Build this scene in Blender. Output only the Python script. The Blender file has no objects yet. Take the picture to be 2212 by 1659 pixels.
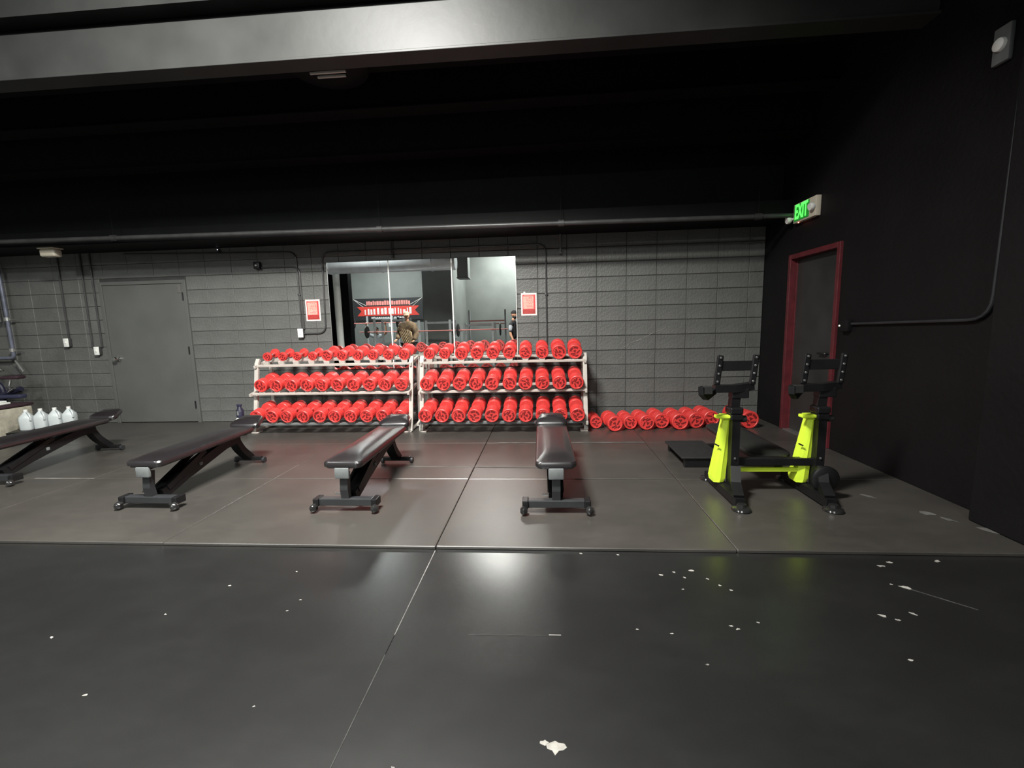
import bpy, bmesh, math, random
from mathutils import Vector, Matrix, Euler
random.seed(7)
PI = math.pi
scene = bpy.context.scene
COL = scene.collection

# ------------------------------------------------------------------ camera
cam_data = bpy.data.cameras.new('camera')
cam_data.sensor_fit = 'HORIZONTAL'
cam_data.sensor_width = 36.0
cam_data.lens = 956.23 / 2212.0 * 36.0
cam_data.clip_start = 0.02
cam = bpy.data.objects.new('camera', cam_data)
COL.objects.link(cam)
R_ = Vector((0.99709, 0.07218, -0.02433)); U_ = Vector((0.01455, 0.13311, 0.99099)); F_ = Vector((-0.07477, 0.98847, -0.13168))
rot = Matrix((R_, U_, -F_)).transposed()
cam.matrix_world = Matrix.Translation((0, 0, 1.3844)) @ rot.to_4x4()
scene.camera = cam

# ------------------------------------------------------------------ world, exposure, lamps
w = bpy.data.worlds.new('world'); scene.world = w; w.use_nodes = True
w.node_tree.nodes['Background'].inputs[0].default_value = (0.8, 0.9, 1.0, 1)
w.node_tree.nodes['Background'].inputs[1].default_value = 0.0
vs = scene.view_settings
vs.view_transform = 'Standard'; vs.look = 'None'; vs.gamma = 1.0; vs.exposure = 0.0
vs.use_curve_mapping = False

def area(name, loc, sx, sy, power, rot=(0, 0, 0), color=(1, 1, 1), spread=180):
    d = bpy.data.lights.new(name, 'AREA'); d.shape = 'RECTANGLE'; d.size = sx; d.size_y = sy
    d.energy = power; d.color = color; d.spread = math.radians(spread)
    o = bpy.data.objects.new(name, d); o.location = loc; o.rotation_euler = rot; COL.objects.link(o)
    return o
LAMP = (-1.4, 1.5, 4.85)
LAMP_ROT = (.34, .28, 0)
HALL = [(-5.6, -1.2, 5.25), (-1.3, -5.9, 5.2), (-7.0, -4.6, 5.2)]  # first and last are added fill lamps
area('hall_and_fill_light', (LAMP[0] - .026, LAMP[1] + .016, LAMP[2] - .075), 1.2, .60, 770, LAMP_ROT, (1.0, .985, .94), 160)
area('hall_and_fill_light', (HALL[0][0], HALL[0][1] + .03, HALL[0][2] - .075), .9, .40, 150, (.45, 0, 0), (.95, 1, .98), 140)  # added fill from behind the camera for the left wall and dumbbells
area('hall_and_fill_light', (HALL[1][0], HALL[1][1], HALL[1][2] - .075), 1.1, .45, 480, (0, 0, 0), (.97, 1, .98), 178)
area('hall_and_fill_light', (HALL[2][0], HALL[2][1], HALL[2][2] - .075), 1.1, .45, 420, (0, 0, 0), (.95, 1, 1), 165)  # added fill to brighten the banner wall

# ------------------------------------------------------------------ materials
def mat(name, col, rough=.5, metal=0.0, var=.0, vscale=6.0, bump=.0, bscale=60.0, spec=.5, coat=0.0, emit=None, estr=0.0, var2=None):
    m = bpy.data.materials.new(name); m.use_nodes = True
    nt = m.node_tree; b = nt.nodes['Principled BSDF']
    b.inputs['Base Color'].default_value = (*col, 1)
    b.inputs['Roughness'].default_value = rough
    b.inputs['Metallic'].default_value = metal
    b.inputs['Specular IOR Level'].default_value = spec
    b.inputs['Coat Weight'].default_value = coat
    b.inputs['Coat Roughness'].default_value = .32
    tc = nt.nodes.new('ShaderNodeTexCoord')
    n = nt.nodes.new('ShaderNodeTexNoise'); n.inputs['Scale'].default_value = vscale; n.inputs['Detail'].default_value = 6
    nt.links.new(tc.outputs['Object'], n.inputs['Vector'])
    r = nt.nodes.new('ShaderNodeValToRGB')
    c2 = var2 if var2 else tuple(min(1, c * (1 + var)) for c in col)
    c1 = tuple(c * (1 - var) for c in col)
    r.color_ramp.elements[0].position = .32; r.color_ramp.elements[0].color = (*c1, 1)
    r.color_ramp.elements[1].position = .68; r.color_ramp.elements[1].color = (*c2, 1)
    nt.links.new(n.outputs['Fac'], r.inputs['Fac']); nt.links.new(r.outputs['Color'], b.inputs['Base Color'])
    if bump > 0:
        n2 = nt.nodes.new('ShaderNodeTexNoise'); n2.inputs['Scale'].default_value = bscale; n2.inputs['Detail'].default_value = 4
        nt.links.new(tc.outputs['Object'], n2.inputs['Vector'])
        bp = nt.nodes.new('ShaderNodeBump'); bp.inputs['Strength'].default_value = bump; bp.inputs['Distance'].default_value = .01
        nt.links.new(n2.outputs['Fac'], bp.inputs['Height']); nt.links.new(bp.outputs['Normal'], b.inputs['Normal'])
    if emit:
        b.inputs['Emission Color'].default_value = (*emit, 1); b.inputs['Emission Strength'].default_value = estr
    return m

def floor_mat(name, col, rough, spec, speck=.0, spk_scale=9.0, scuff=.25, bump=.02):
    m = mat(name, col, rough, var=.16, vscale=1.3, bump=bump, bscale=110, spec=spec)
    nt = m.node_tree; b = nt.nodes['Principled BSDF']
    base = b.inputs['Base Color'].links[0].from_socket
    geo = nt.nodes.new('ShaderNodeNewGeometry')
    # streaky wipe marks
    mp = nt.nodes.new('ShaderNodeMapping'); mp.inputs['Scale'].default_value = (2.2, 4.0, 1)
    mp.inputs['Rotation'].default_value = (0, 0, .25)
    nt.links.new(geo.outputs['Position'], mp.inputs['Vector'])
    ns = nt.nodes.new('ShaderNodeTexNoise'); ns.inputs['Scale'].default_value = .9; ns.inputs['Detail'].default_value = 8; ns.inputs['Roughness'].default_value = .7
    nt.links.new(mp.outputs['Vector'], ns.inputs['Vector'])
    rr = nt.nodes.new('ShaderNodeValToRGB'); rr.color_ramp.elements[0].position = .45; rr.color_ramp.elements[1].position = .8
    nt.links.new(ns.outputs['Fac'], rr.inputs['Fac'])
    mul = nt.nodes.new('ShaderNodeMath'); mul.operation = 'MULTIPLY'; mul.inputs[1].default_value = scuff
    nt.links.new(rr.outputs['Color'], mul.inputs[0])
    mx = nt.nodes.new('ShaderNodeMix'); mx.data_type = 'RGBA'
    mx.inputs['B'].default_value = (col[0] * 2.4, col[1] * 2.4, col[2] * 2.35, 1)
    nt.links.new(mul.outputs[0], mx.inputs['Factor']); nt.links.new(base, mx.inputs['A'])
    out = mx.outputs['Result']
    if speck > 0:
        v = nt.nodes.new('ShaderNodeTexVoronoi'); v.inputs['Scale'].default_value = spk_scale
        nt.links.new(geo.outputs['Position'], v.inputs['Vector'])
        wn = nt.nodes.new('ShaderNodeTexWhiteNoise'); nt.links.new(v.outputs['Position'], wn.inputs['Vector'])
        sz = nt.nodes.new('ShaderNodeMath'); sz.operation = 'POWER'; sz.inputs[1].default_value = 14.0
        nt.links.new(wn.outputs['Value'], sz.inputs[0])
        sz2 = nt.nodes.new('ShaderNodeMath'); sz2.operation = 'MULTIPLY'; sz2.inputs[1].default_value = speck
        nt.links.new(sz.outputs[0], sz2.inputs[0])
        lt = nt.nodes.new('ShaderNodeMath'); lt.operation = 'LESS_THAN'
        nt.links.new(v.outputs['Distance'], lt.inputs[0]); nt.links.new(sz2.outputs[0], lt.inputs[1])
        mx2 = nt.nodes.new('ShaderNodeMix'); mx2.data_type = 'RGBA'; mx2.inputs['B'].default_value = (.3, .29, .26, 1)
        nt.links.new(lt.outputs[0], mx2.inputs['Factor']); nt.links.new(out, mx2.inputs['A']); out = mx2.outputs['Result']
    nt.links.new(out, b.inputs['Base Color'])
    # roughness variation
    n3 = nt.nodes.new('ShaderNodeMapRange'); n3.inputs['To Min'].default_value = rough - .015; n3.inputs['To Max'].default_value = rough + .03
    nt.links.new(ns.outputs['Fac'], n3.inputs['Value']); nt.links.new(n3.outputs['Result'], b.inputs['Roughness'])
    return m

M = {}
M['block'] = mat('painted_block', (.098, .099, .093), .5, var=.16, vscale=3.0, bump=.55, bscale=38, spec=.45)
M['mortar'] = mat('mortar_painted', (.03, .03, .028), .7, var=.15, bump=.4, bscale=60)
M['black_wall'] = mat('matte_black_wall', (.0042, .0036, .004), .62, var=.2, vscale=2, bump=.35, bscale=24, spec=.22)
M['ceiling'] = mat('black_ceiling', (.003, .003, .0035), .85, var=.3, vscale=3, spec=.1)
M['beam'] = mat('steel_beam_grey', (.022, .0227, .0215), .5, var=.35, vscale=1.4, bump=.12, bscale=10, spec=.30)
M['beam_dark'] = mat('steel_beam_dark', (.004, .004, .0045), .6, var=.2, spec=.15)
M['pipe_dark'] = mat('painted_pipe', (.04, .04, .04), .38, var=.2, vscale=8, spec=.5)
M['pipe_blue'] = mat('blue_grey_pipe', (.13, .14, .18), .35, var=.2, vscale=8, metal=.3)
M['mat_top'] = floor_mat('rubber_mat_brown', (.042, .0385, .034), .36, .6, scuff=.25)
M['mat_top'].node_tree.nodes['Principled BSDF'].inputs['IOR'].default_value = 1.6
M['floor_dark'] = floor_mat('dark_floor', (.0095, .0095, .0093), .25, .8, speck=.0, spk_scale=5.0, scuff=.30, bump=.0)
M['floor_dark'].node_tree.nodes['Principled BSDF'].inputs['Coat Weight'].default_value = .35
M['floor_dark'].node_tree.nodes['Principled BSDF'].inputs['IOR'].default_value = 1.85
M['floor_dark'].node_tree.nodes['Principled BSDF'].inputs['Coat Roughness'].default_value = .36
M['floor_dark'].node_tree.nodes['Principled BSDF'].inputs['Coat IOR'].default_value = 1.6
M['chalk'] = mat('chalk_dust', (.20, .195, .18), .8, var=.4, vscale=18)
M['white_scuff'] = mat('bare_white_scuff', (.27, .26, .235), .8, var=.3, vscale=30)
M['red'] = mat('red_urethane', (.60, .042, .038), .42, var=.06, vscale=14, bump=.05, bscale=220, spec=.5)
M['dark_red'] = mat('recessed_dark_red', (.15, .005, .005), .6, var=.2, vscale=30)
M['chrome'] = mat('chrome', (.75, .74, .72), .14, metal=1.0, var=.05)
M['white_steel'] = mat('off_white_steel', (.44, .41, .37), .36, var=.08, vscale=8, spec=.5)
M['vinyl'] = mat('black_vinyl', (.010, .008, .009), .30, var=.2, vscale=5, bump=.0, bscale=60, spec=.9, coat=.4)
M['black_steel'] = mat('black_powder_steel', (.006, .006, .0065), .42, var=.2, vscale=10, spec=.4)
M['grey_steel'] = mat('dark_grey_steel', (.022, .023, .025), .4, var=.15, vscale=9, spec=.5)
M['bracket'] = mat('grey_bracket', (.13, .14, .14), .5, var=.1, vscale=20)
M['rubber'] = mat('black_rubber', (.012, .012, .012), .6, var=.2, vscale=20)
M['rubber_gloss'] = mat('glossy_rubber_foot', (.015, .015, .015), .18, var=.2, spec=.8)
M['yellow'] = mat('fluorescent_yellow', (.66, .88, .05), .45, var=.06, vscale=6)
M['bolt'] = mat('zinc_bolt', (.55, .55, .53), .3, metal=.9, var=.1)
M['frame_red'] = mat('dark_red_paint', (.085, .011, .015), .45, var=.2, vscale=12, bump=.1)
M['poster_white'] = mat('poster_border', (.75, .66, .60), .5, var=.03)
M['poster_red'] = mat('poster_red', (.62, .05, .05), .45, var=.1, vscale=20)
M['poster_pink'] = mat('poster_pink_panel', (.80, .33, .27), .45, var=.12, vscale=16)
M['poster_dark'] = mat('poster_dark_red', (.30, .025, .02), .5, var=.1, vscale=30)
M['plastic_white'] = mat('white_plastic', (.72, .72, .68), .4, var=.04)
M['cream'] = mat('cream_plastic', (.5, .45, .36), .45, var=.06)
M['jug'] = mat('milky_plastic', (.50, .54, .54), .35, var=.06, vscale=8)
M['beige'] = mat('beige_fabric', (.30, .28, .22), .8, var=.3, vscale=9, bump=.3, bscale=40)
M['navy'] = mat('navy_fabric', (.012, .012, .032), .55, var=.4, vscale=14, bump=.4, bscale=30)
M['plum'] = mat('plum_fabric', (.03, .012, .018), .6, var=.3, vscale=14)
M['door_grey'] = mat('painted_steel_door', (.088, .090, .085), .42, var=.08, vscale=2.2, bump=.05, bscale=40, spec=.5)
M['exit_green'] = mat('lit_green', (.1, .9, .15), .5, emit=(.10, 1.0, .10), estr=1.35)
M['exit_dark'] = mat('sign_green_panel', (.02, .16, .03), .5, emit=(.01, .3, .02), estr=.4)
M['led_red'] = mat('red_indicator', (1, .1, .05), .4, emit=(1, .12, .08), estr=14)
M['lens'] = mat('pale_lens', (.9, .88, .8), .15, emit=(1, .9, .75), estr=.5)
M['lamp_emit'] = mat('lamp_diffuser', (.9, .9, .9), .5)
M['hall_wall'] = mat('grey_hall_wall', (.17, .18, .17), .5, var=.1, vscale=1.5, bump=.2, bscale=12)
M['hall_steel'] = mat('hall_rack_steel', (.36, .38, .38), .45, var=.1)
M['galv'] = mat('galvanised_duct', (.72, .75, .78), .35, metal=.15, var=.1, vscale=3)
M['skin'] = mat('skin', (.52, .27, .17), .55, var=.06)
M['brown_cloth'] = mat('brown_cloth', (.14, .095, .055), .85, var=.5, vscale=9, bump=.5, bscale=16)
M['tan_cloth'] = mat('tan_cap_cloth', (.62, .45, .33), .85, var=.2)
M['grey_cloth'] = mat('grey_cloth', (.32, .33, .36), .85, var=.2)
M['black_cloth'] = mat('black_cloth', (.015, .013, .016), .85, var=.3)
M['hair'] = mat('dark_hair', (.018, .012, .01), .6, var=.3, vscale=40)
M['pink_print'] = mat('banner_pink', (.72, .25, .22), .6, var=.1)
M['red_print'] = mat('banner_red', (.65, .05, .035), .6, var=.1)
M['white_print'] = mat('banner_white', (.75, .7, .68), .6, var=.05)
M['banner'] = mat('banner_black', (.02, .02, .022), .6, var=.1)

mir = bpy.data.materials.new('mirror_glass'); mir.use_nodes = True
b_ = mir.node_tree.nodes['Principled BSDF']
b_.inputs['Base Color'].default_value = (.90, .93, .91, 1); b_.inputs['Metallic'].default_value = 1.0; b_.inputs['Roughness'].default_value = .0
M['mirror'] = mir

# ------------------------------------------------------------------ mesh helpers
def T(x=0, y=0, z=0): return Matrix.Translation((x, y, z))
def RX(a): return Matrix.Rotation(a, 4, 'X')
def RY(a): return Matrix.Rotation(a, 4, 'Y')
def RZ(a): return Matrix.Rotation(a, 4, 'Z')

def new(): return bmesh.new()

def box(bm, x0, x1, y0, y1, z0, z1, mtx=None, bev=0.0, seg=2):
    co = [(x0, y0, z0), (x1, y0, z0), (x1, y1, z0), (x0, y1, z0), (x0, y0, z1), (x1, y0, z1), (x1, y1, z1), (x0, y1, z1)]
    t = bmesh.new()
    vs_ = [t.verts.new(c) for c in co]
    for f in ((3, 2, 1, 0), (4, 5, 6, 7), (0, 1, 5, 4), (1, 2, 6, 5), (2, 3, 7, 6), (3, 0, 4, 7)): t.faces.new([vs_[i] for i in f])
    if bev > 0: bmesh.ops.bevel(t, geom=list(t.edges), offset=bev, segments=seg, affect='EDGES', profile=.5)
    merge(bm, t, mtx)

def merge(bm, t, mtx=None):
    if mtx is not None: bmesh.ops.transform(t, matrix=mtx, verts=t.verts)
    vm = {}
    for v in t.verts: vm[v] = bm.verts.new(v.co)
    for f in t.faces:
        try: bm.faces.new([vm[v] for v in f.verts])
        except ValueError: pass
    t.free()

def tube(bm, pts, r, n=10, cap=True, rz=None, bend=0.0, bseg=5):
    """round (or rectangular when rz given: half width r, half height rz) tube along points"""
    pts = [Vector(p) for p in pts]
    if bend > 0 and len(pts) > 2:
        out = [pts[0]]
        for i in range(1, len(pts) - 1):
            a, b, c = pts[i - 1], pts[i], pts[i + 1]
            d1 = (a - b).normalized(); d2 = (c - b).normalized()
            k = min(bend, (a - b).length * .48, (c - b).length * .48)
            p1 = b + d1 * k; p2 = b + d2 * k
            for s in range(bseg + 1):
                t = s / bseg
                out.append(p1 * (1 - t) ** 2 + b * 2 * t * (1 - t) + p2 * t * t)
        out.append(pts[-1]); pts = out
    rings = []
    up = None
    for i, p in enumerate(pts):
        if i == 0: d = pts[1] - pts[0]
        elif i == len(pts) - 1: d = pts[-1] - pts[-2]
        else: d = (pts[i + 1] - p).normalized() + (p - pts[i - 1]).normalized()
        d.normalize()
        if up is None:
            up = Vector((0, 0, 1)) if abs(d.z) < .9 else Vector((0, 1, 0))
        x = d.cross(up)
        if x.length < 1e-4: x = d.cross(Vector((1, 0, 0)))
        x.normalize(); y = x.cross(d).normalized(); up = y
        ring = []
        if rz is None:
            for k in range(n):
                a = 2 * PI * k / n
                ring.append(bm.verts.new(p + x * (r * math.cos(a)) + y * (r * math.sin(a))))
        else:
            for sx, sy in ((-1, -1), (1, -1), (1, 1), (-1, 1)):
                ring.append(bm.verts.new(p + x * (r * sx) + y * (rz * sy)))
        rings.append(ring)
    m = len(rings[0])
    for a, b in zip(rings, rings[1:]):
        for k in range(m): bm.faces.new((a[k], a[(k + 1) % m], b[(k + 1) % m], b[k]))
    if cap:
        bm.faces.new(list(reversed(rings[0]))); bm.faces.new(rings[-1])

def lathe(bm, prof, n=24, mtx=None, cap=True):
    """prof list of (r, z) about Z"""
    t = bmesh.new(); rings = []
    for r, z in prof:
        if r < 1e-5: rings.append([t.verts.new((0, 0, z))])
        else: rings.append([t.verts.new((r * math.cos(2 * PI * k / n), r * math.sin(2 * PI * k / n), z)) for k in range(n)])
    for a, b in zip(rings, rings[1:]):
        for k in range(n):
            k2 = (k + 1) % n
            if len(a) == 1 and len(b) == 1: continue
            if len(a) == 1: t.faces.new((a[0], b[k2], b[k]))
            elif len(b) == 1: t.faces.new((a[k], a[k2], b[0]))
            else: t.faces.new((a[k], a[k2], b[k2], b[k]))
    if cap:
        if len(rings[0]) > 1: t.faces.new(list(reversed(rings[0])))
        if len(rings[-1]) > 1: t.faces.new(rings[-1])
    bmesh.ops.recalc_face_normals(t, faces=t.faces)
    merge(bm, t, mtx)

def prism(bm, poly, d0, d1, mtx=None, bev=0.0):
    """poly in local XZ, extruded along Y from d0 to d1"""
    t = bmesh.new()
    a = [t.verts.new((x, d0, z)) for x, z in poly]; b = [t.verts.new((x, d1, z)) for x, z in poly]
    t.faces.new(a); t.faces.new(list(reversed(b)))
    n = len(poly)
    for k in range(n): t.faces.new((a[k], b[k], b[(k + 1) % n], a[(k + 1) % n]))
    bmesh.ops.recalc_face_normals(t, faces=t.faces)
    if bev > 0: bmesh.ops.bevel(t, geom=list(t.edges), offset=bev, segments=2, affect='EDGES')
    merge(bm, t, mtx)

def mesh_of(name, bm, m, smooth=True):
    me = bpy.data.meshes.new(name)
    bmesh.ops.recalc_face_normals(bm, faces=bm.faces)
    if smooth:
        for f in bm.faces: f.smooth = True
        for e in bm.edges:
            if len(e.link_faces) == 2 and e.calc_face_angle(0) > math.radians(38): e.smooth = False
    bm.to_mesh(me); bm.free(); me.materials.append(m)
    return me

def obj(name, bm, m, parent=None, smooth=True, loc=None):
    me = mesh_of(name, bm, m, smooth)
    o = bpy.data.objects.new(name, me); COL.objects.link(o)
    if parent is not None: o.parent = parent
    if loc is not None: o.location = loc
    return o

def inst(name, me, parent=None, loc=(0, 0, 0), rot=(0, 0, 0), scale=None):
    o = bpy.data.objects.new(name, me); COL.objects.link(o)
    if parent is not None: o.parent = parent
    o.location = loc; o.rotation_euler = rot
    if scale: o.scale = scale
    return o

def tag(o, label, cat, group=None):
    o['label'] = label; o['category'] = cat
    if group: o['group'] = group
    return o

def thing(name, label, cat, loc=(0, 0, 0), rz=0, group=None):
    o = bpy.data.objects.new(name, None); COL.objects.link(o)
    o.location = loc; o.rotation_euler = (0, 0, rz); o.empty_display_size = .1
    return tag(o, label, cat, group)

def struct(name, bm, m, parent=None, label=None, smooth=False):
    o = obj(name, bm, m, parent, smooth)
    if parent is None: o['kind'] = 'structure'
    if label: o['label'] = label
    return o

def copy_tree(o, parent=None):
    c = o.copy(); COL.objects.link(c)
    if parent is not None: c.parent = parent
    for ch in list(o.children): copy_tree(ch, c)
    return c

def ordn(i):
    return ['leftmost', 'second from left', 'third from left', 'fourth from left', 'fifth from left', 'sixth from left',
            'seventh from left', 'eighth from left', 'ninth from left', 'rightmost'][i]

# ------------------------------------------------------------------ shell
WY = 6.3335        # back wall face
XR = 2.9575        # right wall face
XL = -9.6
EDGE = 2.575       # front edge of the raised mats
MT = .022          # mat thickness
YB = -7.5          # rear wall

# floor slab
bm = new(); box(bm, XL - .2, XR + .2, YB - .2, WY + .3, -.12, -.02)
floor = struct('floor', bm, M['mortar'], label='dark floor slab under the mats')
# dark smooth front floor sheets
def sheet(x0, x1, y0, y1, z0, z1, m, name, gap=.0015, bev=.003):
    b = new(); box(b, x0 + gap, x1 - gap, y0 + gap, y1 - gap, z0, z1, bev=bev, seg=1)
    return obj(name, b, m, floor, smooth=False)
xs = [XL, -8.02, -6.19, -4.36, -2.53, -.70, 1.13, XR]
fx = [XL, -8.02, -4.36, -.70, XR]
fy = [YB, -4.3, -1.86, .58, EDGE + .03]
for i in range(len(fx) - 1):
    for j in range(len(fy) - 1): sheet(fx[i], fx[i + 1], fy[j], fy[j + 1], -.02, 0, M['floor_dark'], 'floor_sheet', .0008, .001)
ys = [EDGE, 3.80, 5.02, 6.24, WY]
for i in range(len(xs) - 1):
    for j in range(len(ys) - 1):
        if j == 3: continue
        a = random.uniform(-.002, .002)
        y1 = ys[j + 1] if j < 2 else WY
        sheet(xs[i], xs[i + 1], ys[j] + (a if j == 0 else 0), y1, .0005, MT + random.uniform(-.0015, .0015), M['mat_top'], 'rubber_mat', .0022, .004)

# chalky seam lines and scuffs (thin dust films lying on the floor)
def film(pts, z, m, name, parent=floor):
    b = new(); vs_ = [b.verts.new((x, y, z)) for x, y in pts]; b.faces.new(vs_)
    ex = bmesh.ops.extrude_face_region(b, geom=list(b.faces))
    for v in [g for g in ex['geom'] if isinstance(g, bmesh.types.BMVert)]: v.co.z += .0008
    return obj(name, b, m, parent, smooth=False)
def strip(x0, y0, x1, y1, wd, z, m, name='chalk_line'):
    d = Vector((x1 - x0, y1 - y0)); n = Vector((-d.y, d.x)).normalized() * wd / 2
    film([(x0 - n.x, y0 - n.y), (x1 - n.x * .6, y1 - n.y * .6), (x1 + n.x * .6, y1 + n.y * .6), (x0 + n.x, y0 + n.y)], z, m, name)
strip(-.70, 2.56, -.70, 1.80, .0042, .0005, M['chalk'])
M['chalk_dim'] = mat('faint_chalk', (.05, .05, .048), .8, var=.5, vscale=18)
M['chalk_mid'] = mat('mid_chalk', (.10, .096, .088), .8, var=.45, vscale=5)
strip(-.70, 1.68, -.70, .95, .003, .0004, M['chalk_dim'])
strip(-.56, 5.02, 1.12, 5.015, .035, MT + .0018, M['chalk_mid'])
strip(-1.36, 4.15, .0, 4.12, .02, MT + .0018, M['chalk_mid'])
strip(.25, 3.80, 1.1, 3.80, .009, MT + .0018, M['chalk_mid'])
strip(-4.95, 3.79, -4.33, 3.79, .03, MT + .0018, M['chalk_mid'])
strip(-.36, 1.815, .0, 1.826, .002, .0006, M['chalk_dim'])
strip(.0, 1.828, .055, 1.829, .007, .0008, M['chalk'])
def blob(x, y, r, m, z=.0006, n=9, asp=1.0, name='floor_scuff', rot=0):
    pts = []
    for k in range(n):
        a = 2 * PI * k / n; q = r * random.uniform(.45, 1.15)
        px, py = q * math.cos(a) * asp, q * math.sin(a)
        pts.append((x + px * math.cos(rot) - py * math.sin(rot), y + px * math.sin(rot) + py * math.cos(rot)))
    film(pts, z, m, name)
blob(.02, 1.295, .026, M['white_scuff'], asp=1.3, n=11)
blob(-.02, 1.31, .012, M['white_scuff'], asp=1.4)
random.seed(11)
for x, y, r in [(.62, 2.33, .008), (.70, 2.36, .006), (.74, 2.31, .007), (.80, 2.38, .009), (.86, 2.30, .006), (.90, 2.24, .006), (.94, 2.20, .007),
                (.83, 1.92, .007), (.85, 1.90, .006), (.96, 1.95, .006), (1.55, 2.02, .010), (1.60, 1.99, .007), (1.70, 2.04, .009), (1.83, 2.25, .017),
                (1.78, 2.28, .006), (1.86, 2.46, .012), (1.93, 2.50, .010), (1.46, 1.74, .006), (.55, 1.86, .005), (.64, 1.68, .005), (-1.1, 1.4, .004),
                (-1.75, 2.15, .006), (-1.8, 1.42, .006), (-2.3, 1.72, .007), (-2.62, 1.33, .008), (1.4, 1.25, .005), (.40, 1.88, .005), (-1.28, 2.04, .005), (2.2, 2.52, .012),
                (-1.3, 1.95, .004), (.2, 2.55, .006), (.42, 2.54, .007), (-1.45, 2.30, .005), (.7, 2.20, .005), (-.5, 1.2, .004), (-1.9, 1.9, .005)]:
    blob(x, y, r, M['white_scuff'] if r > .0055 else M['chalk'], asp=1.8, rot=random.uniform(-.8, .3))
strip(1.84, 2.24, 2.02, 2.08, .006, .0005, M['chalk_dim'])
for x, y, r in [(2.45, 3.42, .03), (2.62, 3.12, .035), (2.68, 3.02, .03), (2.80, 2.86, .05), (2.86, 2.78, .04)]:
    blob(x, y, r, M['chalk_mid'], z=MT + .0018, asp=1.8, rot=-.9)

# back wall: backing plus individual painted blocks (stack bond)
bm = new(); box(bm, XL - .2, XR + .2, WY + .004, WY + .25, -.12, 4.1)
wall_back = struct('wall_back', bm, M['mortar'], label='charcoal painted block wall behind the dumbbell racks')
BW, BH = .4064, .2032
ZB0 = 1.2042 - 6 * BH; XB0 = 1.136
GAP = .0045
def block_mesh(wd, ht, g):
    b = new(); hw = wd / 2 - g * .5; hh = ht / 2 - g; c = .004
    v = []
    for y, s in ((.006, 0), (-.001, 0), (-.005, c)):
        v.append([b.verts.new((sx * (hw - s), y, sz * (hh - s))) for sx, sz in ((-1, -1), (1, -1), (1, 1), (-1, 1))])
    for a_, c_ in zip(v, v[1:]):
        for k in range(4): b.faces.new((a_[k], a_[(k + 1) % 4], c_[(k + 1) % 4], c_[k]))
    b.faces.new(v[-1])
    return mesh_of('block', b, M['block'], smooth=False)
bmesh_cache = {}
DL, DR, DT = -6.66, -5.28, 2.17          # door 1 opening incl. frame
blocks = []
for r in range(0, 14):
    z0 = ZB0 + r * BH; z1 = z0 + BH
    if r == 0: z0 = MT
    if z1 > 2.9: continue
    for c in range(-27, 5):
        x0 = XB0 + c * BW; x1 = min(x0 + BW, XR)
        if x0 < XL: continue
        segs = [(x0, x1)]
        if z0 < DT - .04 and x1 > DL and x0 < DR:
            segs = []
            if x0 < DL: segs.append((x0, DL))
            if x1 > DR: segs.append((DR, x1))
        for a_, b2 in segs:
            if b2 - a_ < .03: continue
            blocks.append((a_, b2, z0, z1))
blocks.sort(key=lambda q: -((q[1] - q[0]) * (q[3] - q[2])) / (1 + .5 * max(0, -(q[0] + 6))) )
rest = new()
for k, (a_, b2, z0, z1) in enumerate(blocks):
    key = (round(b2 - a_, 3), round(z1 - z0, 3), GAP if a_ > -1.7 else .0024)
    if key not in bmesh_cache: bmesh_cache[key] = block_mesh(*key)
    if k < 298:
        o = inst('block', bmesh_cache[key], wall_back, ((a_ + b2) / 2, WY + random.uniform(-.001, .001), (z0 + z1) / 2))
    else:
        t = bmesh.new(); t.from_mesh(bmesh_cache[key]); merge(rest, t, T((a_ + b2) / 2, WY, (z0 + z1) / 2))
o = obj('block_remainder', rest, M['block'], wall_back, smooth=False); o['kind'] = 'stuff'; o['label'] = 'blocks in the darker far left and top of the wall'

# scratches on the wall
b = new()
for p in [((1.08, 1.02), (1.30, 1.13)), ((1.38, 1.16), (1.62, 1.27)), ((1.30, 1.12), (1.36, 1.15)), ((1.62, 1.27), (1.74, 1.31))]:
    (xa, za), (xb, zb) = p
    tube(b, [(xa, WY - .0065, za), ((xa + xb) / 2, WY - .0065, (za + zb) / 2 + .012), (xb, WY - .0065, zb)], .0035, n=4)
obj('wall_scratch', b, M['chalk'], wall_back)

# right wall with door opening
DY0, DY1 = 4.76, 5.66
bm = new()
for (y0, y1, z0, z1) in ((YB, DY0, 0, 6.2), (DY1, WY + .2, 0, 6.2), (DY0, DY1, 2.11, 6.2)):
    box(bm, XR, XR + .2, y0, y1, z0, z1)
struct('wall_right', bm, M['black_wall'], label='matte black painted wall on the right')
bm = new(); box(bm, XR - .16, XR - .002, 2.62, 3.02, MT + .002, 4.0, bev=.01)
struct('trim_1', bm, M['black_wall'], label='black pilaster at the near end of the right wall')
bm = new(); box(bm, XL - .2, XL, YB - .2, WY + .2, -.1, 6.2)
struct('wall_left', bm, M['hall_wall'])
bm = new(); box(bm, XL - .2, XR + .2, YB - .2, YB, -.1, 6.2)
struct('wall_rear', bm, M['hall_wall'], label='grey hall wall seen in the mirror')
bm = new()
box(bm, -4.62, -3.5, YB + .01, -4.3, 0.001, 5.0)
struct('trim_2', bm, M['hall_wall'], label='grey wall projection seen in the mirror')
bm = new(); box(bm, XL - .2, XR + .2, YB - .2, 4.2, 5.56, 5.7)
struct('ceiling', bm, M['ceiling'], label='black ceiling of the gym hall')
# lower black ceiling over the dumbbell zone
bm = new(); box(bm, XL, XR, 4.20, WY + .1, 4.3, 4.4)
struct('trim_3', bm, M['ceiling'], label='lower black ceiling above the dumbbell zone')
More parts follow.
